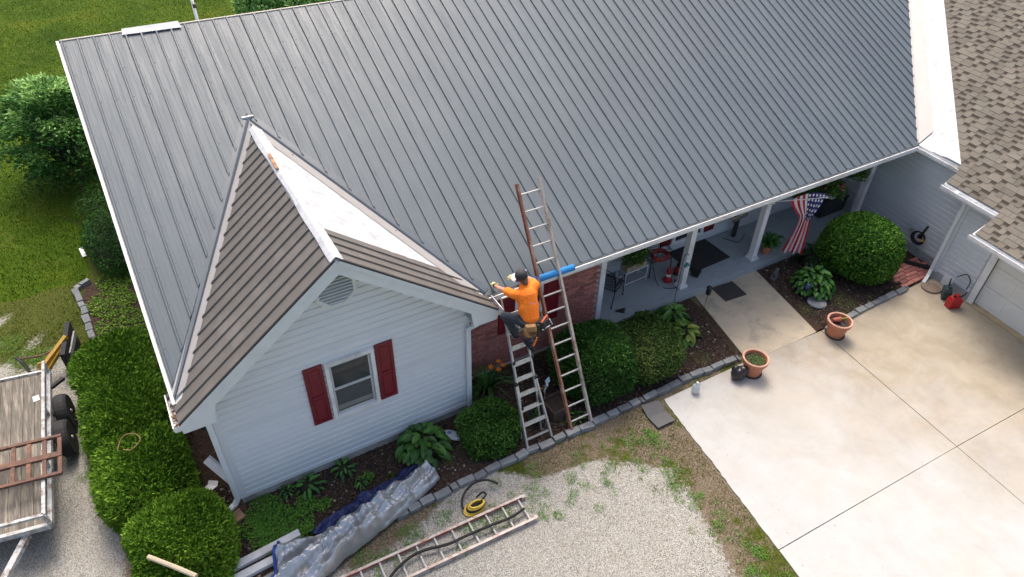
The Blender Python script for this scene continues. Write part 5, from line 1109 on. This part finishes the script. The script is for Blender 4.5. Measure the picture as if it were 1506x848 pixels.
edging('long row of grey edging stones from the tarp to the planted pot', [(2.45, -1.56), (3.6, -1.52), (5.0, -1.50), (6.4, -1.54), (7.6, -1.52), (8.8, -1.51), (10.05, -1.60)], sd=1)
edging('short row of grey edging stones by the round boxwood', [(12.35, -1.86), (13.4, -1.80), (15.2, -1.80)], sd=2)
edging('curved row of grey edging stones beside the grass at the side of the house', [(-1.25, 7.45), (-1.55, 7.25), (-1.46, 6.5), (-1.40, 5.6), (-1.33, 4.95)], sd=3)
for k, (x, y, r) in enumerate(((-1.05, 5.25, .13), (-1.12, 5.0, .11), (-.95, 4.98, .1), (-1.45, 5.05, .1))):
    mb = MB().ball((0, 0, 0), (r, r*.75, r*.5), 8, 5); mb.v = [(a*random.uniform(.85, 1.1), b*random.uniform(.85, 1.1), c) for a, b, c in mb.v]; o = mb.build('loose_stone', m_stone); o.location = (x, y, r*.3); tag(o, ('largest loose grey stone beyond the end of the curved edging', 'pale flat stone between the largest stone and the yew', 'small stone touching the yew foliage near the curved edging', 'small stone against the last block of the curved edging')[k], 'stone', 'loose stones by the curved edging')
# terracotta pots
def bigpot(label, loc, extra):
    t = thing('terracotta_pot', label, 'pot', loc); MB().lathe([(.165, 0), (.17, .02), (.225, .33), (.255, .335), (.262, .40), (.25, .415), (.222, .41), (.21, .33), (.19, .32), (.02, .32)], n=32).build('pot', m_terra, t, smooth=False)
    MB().lathe([(.26, .398), (.265, .41), (.25, .424), (.235, .42), (.222, .405)], n=32, cap=False).build('rim', mat('pale_terracotta_rim', (.62, .36, .25), (.55, .3, .2), 6, .6) if not extra else bpy.data.materials['pale_terracotta_rim'], t)
    MB().lathe([(.005, .335), (.1, .345), (.21, .335), (.21, .31), (.01, .31)], n=24).build('soil', m_soil, t)
    MB().lathe([(.2, 0), (.21, .02), (.20, .025), (.17, .012), (.02, .01)], n=24).build('saucer', mat('dark_saucer', (.03, .03, .03), (.06, .05, .05), 9, .7) if not extra else bpy.data.materials['dark_saucer'], t); return t
bigpot('terracotta pot with low seedlings beside the black bag', (10.0, -2.0, .022), 0)
P = np.c_[rng.uniform(-.17, .17, 220), rng.uniform(-.17, .17, 220), np.full(220, .35)]; P = P[np.hypot(P[:, 0], P[:, 1]) < .18]; o = leaves('seedlings', P, np.tile([0, 0, 1.], (len(P), 1)), .035, .018, m_weed, None, 'face', .7, kind='stuff'); o.location = (10.0, -2.0, .022); tag(o, 'sparse green seedlings in the pot beside the black bag', 'plant')
bp_ = bigpot('terracotta pot holding a small tipped pot and gourd by the walkway corner', (12.42, -2.05, .022), 1)
tp = MB().lathe([(.04, -.07), (.06, .07), (.068, .07), (.068, .09), (.055, .09), (.045, .0)], n=14, M=Matrix.Rotation(1.3, 3, 'Y')@Matrix.Rotation(.6, 3, 'X')).build('small_pot', mat('red_clay', (.4, .10, .06), (.3, .08, .05), 7, .7)); tp.location = (12.36, -2.0, .43); tag(tp, 'small red clay pot tipped over inside the big planter', 'pot')
gd_ = MB().lathe([(.008, -.1), (.03, -.08), (.035, -.03), (.02, .03), (.022, .07), (.006, .1)], n=12, M=Matrix.Rotation(.6, 3, 'X')).build('gourd', mat('green_gourd', (.35, .36, .08), (.22, .28, .06), 9, .5), smooth=True); gd_.location = (12.53, -2.06, .43); tag(gd_, 'yellow green gourd shaped ornament standing in the big planter', 'gourd')
# black bag
bg_ = MB().ball((0, 0, .15), (.17, .15, .16), 16, 12).ball((.09, -.03, .2), (.1, .1, .12), 12, 9).ball((-.06, .05, .24), (.09, .08, .09), 12, 9)
o = remesh(bg_, 'garbage_bag', mat('black_plastic_film', (.010, .010, .011), (.018, .018, .019), 9, .32, bump=.9, bscale=12), None, .012, 1); V = np.array([v.co for v in o.data.vertices]); dn = sines(44, 30, 12, 45)(V); dl_ = unit(V-np.array([0, 0, .12]))
for v, d, e_ in zip(o.data.vertices, dn, dl_): v.co += Vector(e_)*float(abs(d))*.03-Vector(e_)*.01
o.location = (9.63, -1.98, .01); tag(o, 'crumpled black plastic bag sitting beside the terracotta pot', 'bag')
# water jug
jg = thing('plastic_jug', 'translucent white plastic gallon jug standing on the driveway corner', 'jug', (8.62, -1.86, .022)); m_jug, _t, _b = newmat('milky_plastic'); _b.inputs['Base Color'].default_value = (.72, .76, .78, 1); _b.inputs['Roughness'].default_value = .3; _b.inputs['Transmission Weight'].default_value = .35
MB().lathe([(.06, 0), (.075, .01), (.078, .14), (.07, .18), (.03, .235), (.02, .25), (.02, .27)], n=18).build('bottle', m_jug, jg, smooth=True); MB().tube([(.03, 0, .23), (.085, 0, .22), (.09, 0, .16), (.075, 0, .12)], .012, 7).build('handle', m_jug, jg, smooth=True); MB().lathe([(.021, .268), (.022, .29), (.005, .292)], n=12).build('cap', m_white, jg)
# folded grey sheet
gs = thing('folded_sheet', 'folded dark grey sheet metal pieces on the driveway corner by the edging', 'sheet', (7.6, -1.95, .0), 0); m_gs = mat('grey_sheet', (.055, .058, .064), (.045, .048, .053), 6, .55)
MB().add([(-.16, .30, .09), (.22, .24, .09), (.20, -.02, .035), (-.20, .02, .035)]+[(-.16, .30, .08), (.22, .24, .08), (.20, -.02, .025), (-.20, .02, .025)], [(0, 1, 2, 3)[::-1], (4, 5, 6, 7), (0, 4, 5, 1)[::-1], (2, 3, 7, 6), (1, 2, 6, 5), (0, 3, 7, 4)]).build('upper_leaf', m_gs, gs); MB().add([(-.20, .02, .040), (.20, -.02, .040), (.20, -.28, .06), (-.20, -.27, .055)]+[(-.20, .02, .030), (.20, -.02, .030), (.20, -.28, .05), (-.20, -.27, .045)], [(0, 1, 2, 3)[::-1], (4, 5, 6, 7), (2, 3, 7, 6)[::-1], (1, 2, 6, 5), (0, 3, 7, 4)]).build('lower_leaf', m_gs, gs)
# stepping stones
for (x, y, lab, m) in ((12.9, -1.14, 'round grey stepping stone beside the hydrangea', m_stone), (15.72, -2.06, 'round brown stepping stone beside the garage downspout', mat('brown_disc', (.25, .18, .14), (.19, .14, .11), 9, .85, bump=.3))):
    o = MB().lathe([(.20, 0), (.215, .015), (.21, .045), (.02, .05)], n=28).build('stepping_stone', m); o.location = (x, y, .02); tag(o, lab, 'stepping stone')
# brick pad by the garage wall
bp2 = thing('brick_pad', 'small pad of red brick pavers between boxwood and garage wall', 'brick paving', (15.2, -1.75, 0)); r_i = 0
for r in range(6):
    for c in range(6):
        x, y = c*.215+(.1 if r % 2 else 0)+.06, r*.108+.05; o = MB().box((0, 0, 0), (.2, .095, .05)).build('brick', m_brick, bp2, bevel=.005); o.location = (x, y, .02+random.uniform(-.004, .004))
bx_ = thing('rubber_edging', 'black rubber strip curled along the garage foundation', 'edging', (16.2, -1.2, 0)); MB().beam((-.3, .25, .07), (.12, -.42, .07), .05, .14).build('strip', m_rubber, bx_)
# hose reel with yellow handle on wall
hl = thing('hose_reel', 'black garden hose reel with yellow lever on the garage wall', 'hose reel', G(UA-.12, .98, z=.55)); 
for k in range(4): MB().tube([(.02*k-.03, (.17-.01*k)*math.cos(a), (.17-.01*k)*math.sin(a)) for a in [6.283*i/20 for i in range(20)]], .017, 6, True).build('hose_loop', m_rubber, hl)
MB().box((.08, 0, 0), (.08, .1, .1)).build('bracket', m_black, hl); MB().beam((-.03, -.05, .1), (-.06, -.12, .42), .05, .03).build('arm', m_black, hl); MB().tube([(-.05, -.05, 0), (-.07, -.22, .02)], .014, 6).build('lever', mat('yellow_plastic', (.75, .5, .03), (.65, .42, .02), 6, .4), hl); MB().box((.02, .26, .08), (.05, .08, .1)).build('tap', m_alu, hl)
# fuel cans
def can(label, loc, rz, m, h, tilt=0):
    t = thing('fuel_can', label, 'fuel can', loc, rz); MB().add([(x*.15, y*.085, 0) for x, y in ((-1, -1), (1, -1), (1, 1), (-1, 1))]+[(x*.15, y*.09, h*.75) for x, y in ((-1, -1), (1, -1), (1, 1), (-1, 1))]+[(x*.09-.03, y*.06, h) for x, y in ((-1, -1), (1, -1), (1, 1), (-1, 1))], [(3, 2, 1, 0), (8, 9, 10, 11)]+[(4*l+i, 4*l+(i+1) % 4, 4*l+4+(i+1) % 4, 4*l+4+i) for l in (0, 1) for i in range(4)]).build('tank', m, t, bevel=.02)
    MB().tube([(-.10, 0, h*.95), (-.1, 0, h+.06), (.03, 0, h+.06), (.1, 0, h*.78)], .016, 7).build('handle', m, t); MB().tube([(.09, 0, h*.8), (.17, 0, h+.04), (.21, 0, h+.1)], [.022, .016, .012], 8).build('spout', m_rubber, t); MB().lathe([(.03, h), (.03, h+.03), (.01, h+.032)], (-.06, 0, 0), 12).build('cap', m_rubber, t); return t
can('red plastic fuel can standing by the garage door jamb', (15.55, -2.72, .022), -.35, m_redp, .30)
can('dark green and blue fuel can behind the red one', (15.72, -2.42, .022), .6, mat('dark_green_plastic', (.03, .05, .04), (.02, .06, .10), 4, .5), .30)
cable([G(UB-.08, 2.35, z=.45), G(UB-.05, 2.5, z=.62), G(UB-.1, 2.66, z=.55), G(UB-.14, 2.68, z=.35)], .012, m_rubber, 'fill_hose', 'short black hose hooked up behind the fuel cans', 'hose')
# garden statue, gazing globe
st = thing('garden_statue', 'small weathered grey figurine in the bed beside the walkway', 'statue', (12.72, .0, 0), .4); m_stat = mat('weathered_cement', (.16, .155, .15), (.07, .068, .066), 12, .9, bump=.6); remesh(MB().box((0, 0, .03), (.16, .14, .06)).ball((0, 0, .14), (.07, .06, .10)).ball((.01, -.02, .27), (.05, .05, .06)).caps((.05, -.03, .2), (.08, -.06, .08), .025, .02).caps((-.05, -.03, .2), (-.07, -.07, .1), .025, .02), 'figure', m_stat, st, .009, 2)
gz_ = thing('garden_globe', 'dark blue dotted globe on a stake in front of the hydrangea', 'garden ornament', (12.78, -.86, 0)); MB().tube([(0, 0, 0), (0, 0, .28)], .008, 6).build('stake', m_black, gz_); MB().ball((0, 0, .34), .075, 16, 10).build('globe', mat('dark_blue_glaze', (.015, .02, .06), (.03, .04, .1), 40, .2), gz_, smooth=True); MB().lathe([(.03, .40), (.035, .42), (.01, .45)], n=10).build('finial', mat('pale_blue_glaze', (.12, .16, .28), (.1, .13, .25), 9, .3), gz_)
# planter box, pinwheel, pots by the ladder
pbx = thing('planter_box', 'square brown planter box behind the tall ladder', 'planter', (5.98, -.92, 0), .06); m_pb = mat('brown_resin', (.10, .065, .05), (.075, .05, .04), 6, .7)
for (c, d) in (((0, -.2, .13), (.42, .025, .26)), ((0, .2, .13), (.42, .025, .26)), ((-.2, 0, .13), (.025, .375, .26)), ((.2, 0, .13), (.025, .375, .26))): MB().box(c, d).build('side', m_pb, pbx, bevel=.004)
MB().box((0, 0, .10), (.37, .37, .16)).build('soil', m_soil, pbx)
pw = thing('pinwheel', 'pale blue and white pinwheel garden spinner behind the ladders', 'pinwheel', (5.84, -.72, 0)); MB().tube([(0, 0, 0), (0, 0, .62)], .006, 6).build('stick', m_alu, pw); m_pw = mat('pale_blue_foil', (.45, .62, .72), (.68, .74, .78), 9, .3)
for k, (a, l) in enumerate(((1.35, .22), (-1.75, .20), (.0, .05), (3.1, .05))):
    d = Vector((math.cos(a), 0, math.sin(a))); s2 = Vector((-math.sin(a), 0, math.cos(a))); c = Vector((0, -.02, .62)); MB().add([c, c+d*l*.5-s2*.045+Vector((0, -.02, 0)), c+d*l, c+d*l*.5+s2*.045+Vector((0, .02, 0))], [(0, 1, 2, 3)]).build('vane', m_pw, pw)
MB().tube([(-.14, .1, .5), (0, .05, .47), (.04, .0, .52)], .008, 5).build('yellow_tail', m_yellow, pw)
hp = thing('buried_pot', 'dark round plastic pot with weeds behind the folding ladder', 'pot', (5.52, -.95, 0)); MB().lathe([(.12, 0), (.15, .14), (.165, .14), (.165, .16), (.14, .16), (.13, .1), (.02, .09)], n=18).build('pot', m_rubber, hp); P = np.c_[rng.uniform(-.1, .1, 60), rng.uniform(-.1, .1, 60), np.full(60, .12)]; leaves('weeds', P, np.tile([0, 0, 1.], (60, 1)), .1, .02, m_weed, hp, 'spike', .5, .5)
# soil bag / packet
pk = thing('soil_packet', 'white plastic packet with blue print lying on the mulch', 'packet', (4.0, -.52, .03), -.95); o = MB().ball((0, 0, .02), (.20, .10, .028), 16, 8).build('packet', mat('white_film', (.68, .70, .72), (.60, .62, .64), 12, .35, bump=.5, bscale=14), pk, smooth=True)
MB().box((-.07, .01, .046), (.08, .07, .003), .3).build('blue_print', mat('blue_ink', (.05, .16, .42), (.3, .4, .55), 25, .5), pk); MB().box((.05, .0, .045), (.1, .012, .003)).build('print_line', bpy.data.materials['blue_ink'], pk)
# tarp
def polyline(pts, n):
    P = [Vector(p) for p in pts]; Q = []
    for i in range(n+1):
        f = i/n*(len(P)-1); k = min(int(f), len(P)-2); t_ = f-k; p0, p1, p2, p3 = P[max(k-1, 0)], P[k], P[k+1], P[min(k+2, len(P)-1)]
        Q.append(.5*((2*p1)+(p2-p0)*t_+(2*p0-5*p1+4*p2-p3)*t_*t_+(3*p1-p0-3*p2+p3)*t_**3))
    return Q
tn1, tn2, tn3 = sines(51, 30, 6, 16), sines(52, 40, 16, 50), sines(53, 20, 3, 7)
tnf = sines(54, 30, 30, 80)
def tarp(name, up_, lo_, m, par, h0, h1, nu=170, nv=56, amp=1.):
    """crumpled sheet: lengthwise folds, then random facets with sharp creases"""
    A, B = polyline(up_, nu), polyline(lo_, nu); g = np.random.default_rng(nu+nv)
    V = np.array([A[i]+(B[i]-A[i])*(j/nv) for j in range(nv+1) for i in range(nu+1)]); V = np.c_[V[:, :2], np.zeros(len(V))]
    t_ = np.repeat(np.arange(nv+1)/nv, nu+1); s = np.tile(np.arange(nu+1)/nu, nv+1); arch = np.sin(np.pi*np.clip(t_, .0, 1))**.6
    q = V+np.c_[.02*tn3(V*1.3), .02*tn3(V*1.3+4), np.zeros(len(V))]; z = h0+h1*arch*(.6+.4*tn3(V))                    # soft bulk
    ang = (g.uniform(-.35, .35, 4)+.15).tolist()+g.uniform(.3, 2.8, 4).tolist()+g.uniform(0, 3.1, 4).tolist()
    for k, a_ in enumerate(ang):                                                                                     # straight creases: sums of folded planes
        wl = (.40, .30, .22, .34, .34, .26, .19, .14, .11, .09, .075, .06)[k]; ph = (-math.sin(a_)*q[:, 0]+math.cos(a_)*q[:, 1])/wl+g.uniform(); tri = np.abs(ph-np.floor(ph)-.5)*2
        mod = np.clip(.6+.9*tn3(V*.8+2*k), .1, 1.2); z = z+amp*(.40 if k < 4 else (.34 if k < 8 else .20))*wl*tri*mod
    V[:, 0] += .05*tn1(V+5); V[:, 1] += .045*tn1(V+9); V[:, 2] = np.maximum((z-.06)*(.35+.65*np.minimum(1, arch*1.3)), .02)
    idx = np.arange((nu+1)*(nv+1)).reshape(nv+1, nu+1); a, b, c, d = idx[:-1, :-1].ravel(), idx[1:, :-1].ravel(), idx[1:, 1:].ravel(), idx[:-1, 1:].ravel()
    k = g.uniform(size=len(a)) < .5
    F = np.concatenate([np.where(k[:, None], np.c_[a, b, c], np.c_[a, b, d]), np.where(k[:, None], np.c_[a, c, d], np.c_[b, c, d])])
    return npmesh(name, V, F, m, par, smooth=False), V, idx
tpn = thing('tarp', 'crumpled silver tarp with blue underside lying along the planting bed', 'tarp', (0, 0, 0))
m_silver = mat('silver_tarp', (.46, .475, .485), (.38, .395, .405), 4, .30, metal=.6, bump=.15, bscale=30); m_bluet = mat('navy_tarp_underside', (.008, .014, .07), (.012, .025, .12), 6, .4, bump=.4, bscale=20)
o_, Vt, it = tarp('silver_side', [(.66, -1.12), (.95, -1.26), (1.30, -1.30), (1.75, -1.22), (2.2, -1.12), (2.7, -.98), (3.18, -.80)], [(.35, -2.15), (.75, -2.12), (1.2, -2.02), (1.75, -1.84), (2.35, -1.66), (2.85, -1.50), (3.38, -1.26)], m_silver, tpn, .03, .08)
tarp('blue_fold', [(1.08, -1.16), (1.45, -1.12), (1.8, -1.02), (2.05, -.92), (2.25, -.93), (2.5, -.92), (2.8, -.82), (3.15, -.70)], [(1.2, -1.36), (1.5, -1.36), (1.9, -1.3), (2.1, -1.22), (2.35, -1.18), (2.65, -1.1), (2.95, -.98), (3.25, -.88)], m_bluet, tpn, .05, .05, 150, 34, .62)
hemp = [tuple(Vt[it[j, 0]]+np.array([-.015, 0, .012])) for j in range(0, 57, 4)]; MB().tube(hemp, .024, 6).build('blue_hem', mat('blue_hem', (.02, .06, .30), (.015, .05, .24), 5, .5), tpn, smooth=True)
# white gutter lengths sticking out from under the tarp
for (a, b, lab) in (((-.30, -1.20), (1.0, -1.10), 'white gutter length under the tarp, nearest the house'), ((-.35, -1.40), (.9, -1.33), 'white gutter length under the tarp, beside the gravel')):
    o = MB().beam((a[0], a[1], .06), (b[0], b[1], .06), .13, .09).build('gutter_length', m_white, bevel=.012); tag(o, lab, 'gutter')
wb_ = MB().beam((.2, -1.62, .03), (.8, -1.55, .03), .14, .03).build('grey_board', mat('grey_wood_board', (.32, .33, .31), (.25, .26, .24), 8, .8)); tag(wb_, 'grey board end showing beneath the silver tarp', 'board')
# hose
m_yhose = mat('yellow_hose', (.70, .47, .06), (.60, .40, .05), 9, .45)
hs_ = thing('hose_coil', 'coiled yellow and black hose lying against the ground ladder', 'hose', (3.62, -2.05, 0)); 
for k in range(5): MB().tube([(.02+(.20-.014*k)*math.cos(a)*.9+.012*k, (.115-.012*k)*math.sin(a)-.0*k, .03+.026*k+.012*math.sin(a+k)) for a in [6.283*i/28 for i in range(28)]], .017, 7, True).build('loop', m_yhose if k != 2 else m_rubber, hs_, smooth=True)
pts = polyline([(-.16, .05, .09), (-.13, .16, .10), (.0, .30, .12), (.2, .36, .16), (.42, .30, .18), (.56, .16, .14)], 40); MB().tube(pts, .02, 8).build('black_tail', m_rubber, hs_, smooth=True); pts = polyline([(.16, .02, .12), (.28, .08, .14), (.25, .15, .13), (.12, .12, .12)], 20); MB().tube(pts, .018, 8).build('black_loop', m_rubber, hs_, smooth=True)
cable([(4.33, -2.50, .12), (4.05, -2.53, .11), (3.7, -2.50, .12), (3.3, -2.47, .11), (2.95, -2.46, .12), (2.6, -2.37, .11), (2.35, -2.37, .11), (2.1, -2.44, .10), (1.9, -2.52, .04)], .024, m_rubber, 'black_hose', 'thick black hose laid along the ground ladder rungs', 'hose', 8)
pst = MB().tube([(-.98, -1.05, .98), (-.72, -1.36, 1.0), (-.45, -1.7, 1.02)], .035, 8).build('cardboard_tube', mat('tan_tube', (.52, .44, .31), (.45, .37, .26), 7, .75)); tag(pst, 'tan cardboard tube resting on the large rounded yew', 'tube')
crd = cable([(-1.12, 1.05, 1.02), (-1.0, 1.25, 1.10), (-.82, 1.2, 1.14), (-.75, 1.02, 1.14), (-.9, .9, 1.12), (-1.02, 1.0, 1.08)], .008, mat('tan_cord', (.35, .2, .08), (.3, .16, .06), 9, .7), 'tan_cord', 'loop of tan cord lying on a yew')
# scraps by the side wall
for k, (x, y, z, s, rx, lab) in enumerate(((.16, .55, .25, .30, .7, 'bent white flashing scrap leaning behind the downspout'), (-.05, .25, .30, .16, -.6, 'small pale flashing scrap beside the yew and side wall'))):
    t = thing('flashing_scrap', lab, 'metal scrap', (x, y, 0)); M_ = Matrix.Rotation(rx, 3, 'X')@Matrix.Rotation(.5, 3, 'Z'); V = [M_@Vector(q)+Vector((0, 0, z)) for q in ((-.06, -s, 0), (.06, -s, .02), (.07, s, .02), (-.05, s, 0), (.10, -s, .09), (.11, s, .08))]; MB().add(V, [(0, 1, 2, 3), (1, 4, 5, 2)]).build('sheet', m_white, t)
lt = thing('wall_lantern', 'black lantern hanging under the gable eave corner', 'lantern', (.22, .35, 1.75)); MB().lathe([(.04, -.2), (.08, -.16), (.09, .05), (.1, .07), (.03, .16), (.01, .18)], n=8).build('body', m_black, lt); MB().tube([(0, 0, .16), (0, 0, .3), (.12, 0, .36)], .012, 6).build('bracket', m_black, lt)
ws = MB().box((0, 0, 0), (.09, .42, .012), .12).build('white_strip', m_white); ws.location = (-1.28, 8.72, .02); tag(ws, 'short white strip of trim lying on the lawn', 'trim scrap')
pl_ = thing('flag_pole', 'slim white pole on the back lawn beyond the ridge', 'pole', (3.25, 14.1, 0)); MB().tube([(0, 0, 0), (-.03, .3, 4.4)], .045, 10).build('shaft', m_white, pl_, smooth=True); MB().box((0, .2, 3.55), (.1, .1, .1)).build('cleat', m_black, pl_)
# ---------------------------------------------------------------- trailer
trl = thing('utility_trailer', 'weathered plank bed utility trailer with chipped white rails on the gravel', 'trailer', (0, 0, 0))
T0 = Vector((-2.07, 4.08, 0)); ea = Vector((-.985, .17, 0)); eb = Vector((-.05, -1, 0)).normalized()
def T(a, b, z): return T0+ea*a+eb*b+Vector((0, 0, z))
WT, LT, ZB = 1.95, 3.55, .58
for k in range(11):
    a = .05+k*.178; V = [T(a, .03, ZB), T(a+.172, .03, ZB), T(a+.172, LT-.03, ZB), T(a, LT-.03, ZB)]; V += [v-Vector((0, 0, .035)) for v in V]; MB().add([tuple(v) for v in V], [(0, 1, 2, 3), (7, 6, 5, 4), (0, 4, 5, 1), (1, 5, 6, 2), (2, 6, 7, 3), (3, 7, 4, 0)]).build('plank', m_wood, trl)
for (p, q, n) in ((T(0, 0, ZB-.03), T(0, LT, ZB-.03), 'side_beam'), (T(WT, 0, ZB-.03), T(WT, LT, ZB-.03), 'side_beam'), (T(0, 0, ZB-.03), T(WT, 0, ZB-.03), 'end_beam'), (T(0, LT, ZB-.03), T(WT, LT, ZB-.03), 'end_beam')): MB().beam(p, q, .06, .10).build(n, m_whitemetal, trl)
ZR = ZB+.24
for (p, q) in ((T(0, 0, ZR), T(0, LT, ZR)), (T(0, LT, ZR), T(WT, LT, ZR)), (T(WT, 0, ZR), T(WT, LT, ZR))): MB().beam(p, q, .05, .05).build('rail', m_whitemetal, trl)
for b in (.04, 1.2, 2.4, LT): MB().beam(T(0, b, ZB), T(0, b, ZR), .05, .05, (1, 0, 0)).build('stake', m_whitemetal, trl); MB().beam(T(WT, b, ZB), T(WT, b, ZR), .05, .05, (1, 0, 0)).build('stake', m_whitemetal, trl)
MB().beam(T(.02, .0, ZB+.02), T(WT, .0, ZB+.02), .03, .04).build('tail_edge', m_alu, trl)
MB().beam(T(.35, LT, .45), T(WT/2, LT+1.4, .42), .09, .09).build('tongue', m_whitemetal, trl); MB().beam(T(WT-.35, LT, .45), T(WT/2, LT+1.4, .42), .09, .09).build('tongue', m_whitemetal, trl)
for b in (.92, 1.58):
    c = T(-.17, b, .33); ax_ = ea; M_ = Matrix((Vector((0, 0, 1)), eb, -ea)).transposed()
    wl = MB().lathe([(.19, -.10), (.30, -.105), (.33, -.07), (.335, 0), (.33, .07), (.30, .105), (.19, .10)], c, 28, M_).build('wheel', m_rubber, trl); MB().lathe([(.02, .07), (.06, .085), (.10, .06), (.17, .075), (.19, .10), (.195, .0), (.02, .0)], c, 20, M_).build('rim', mat('dark_steel_rim', (.05, .05, .05), (.12, .1, .08), 9, .6) if b < 1 else bpy.data.materials['dark_steel_rim'], wl); MB().ball(c-ea*.09, .035, 8, 6).build('hub', m_alu, wl)
MB().beam(T(-.02, .92, .33), T(WT, .92, .33), .06, .06).build('axle', m_rust, trl); MB().beam(T(-.02, 1.58, .33), T(WT, 1.58, .33), .06, .06).build('axle', m_rust, trl); MB().beam(T(-.03, .45, ZB-.03), T(-.22, .2, .5), .06, .05).build('rear_light', m_rubber, trl)
tg = MB().box(T(.2, .68, ZB+.004), (.1, .14, .006), .1).build('paper_scrap', m_white); tag(tg, 'white paper scrap lying on the trailer planks', 'paper')
def rampf(label, b0, zz):
    t = thing('loading_ramp', label, 'ramp', T(-.28, b0, zz), 0); o0 = T(-.28, b0, zz); q = lambda a, b: T(-.28+a, b0+b, zz)-o0
    for b in (0, .38): MB().beam(q(0, b), q(2.3, b), .05, .05).build('side_rail', m_rust, t)
    for k in range(11): a = .03+k*.22; MB().beam(q(a, .02), q(a, .36), .06, .02).build('cross_bar', m_rust, t)
    return t
rampf('rusty steel loading ramp across the trailer, nearer the tyres', 2.04, ZR+.055); rampf('rusty steel loading ramp across the trailer, nearer the tongue', 2.47, ZR+.055)
# black blade with yellow arms
bl_ = thing('blade_implement', 'black blade implement with yellow arms standing behind the trailer', 'implement', (-1.8, 4.9, 0)); 
MB().beam((.14, .5, .30), (-.02, -.48, .30), .09, .58).build('blade', m_rubber, bl_); MB().beam((.20, .32, .40), (.08, -.32, .40), .03, .12).build('wear_strip', mat('pale_steel', (.38, .36, .36), (.3, .27, .27), 9, .6), bl_); MB().beam((.10, .0, .62), (-.46, -.36, .30), .08, .08).build('arm', m_yellow, bl_); MB().beam((.06, -.06, .55), (-.42, -.42, .22), .07, .07).build('arm', m_yellow, bl_); MB().beam((-.45, -.30, .42), (-.47, -.50, .05), .07, .08).build('leg', m_yellow, bl_)
MB().tube([(-.1, -.1, .45), (-.45, -.02, .36), (-.80, .10, .34)], .02, 7).build('rod', m_rust, bl_); MB().tube([(-.86, .16, .36), (-.76, .0, .30), (-.62, -.42, .06)], .03, 7).build('hook_bar', m_black, bl_)
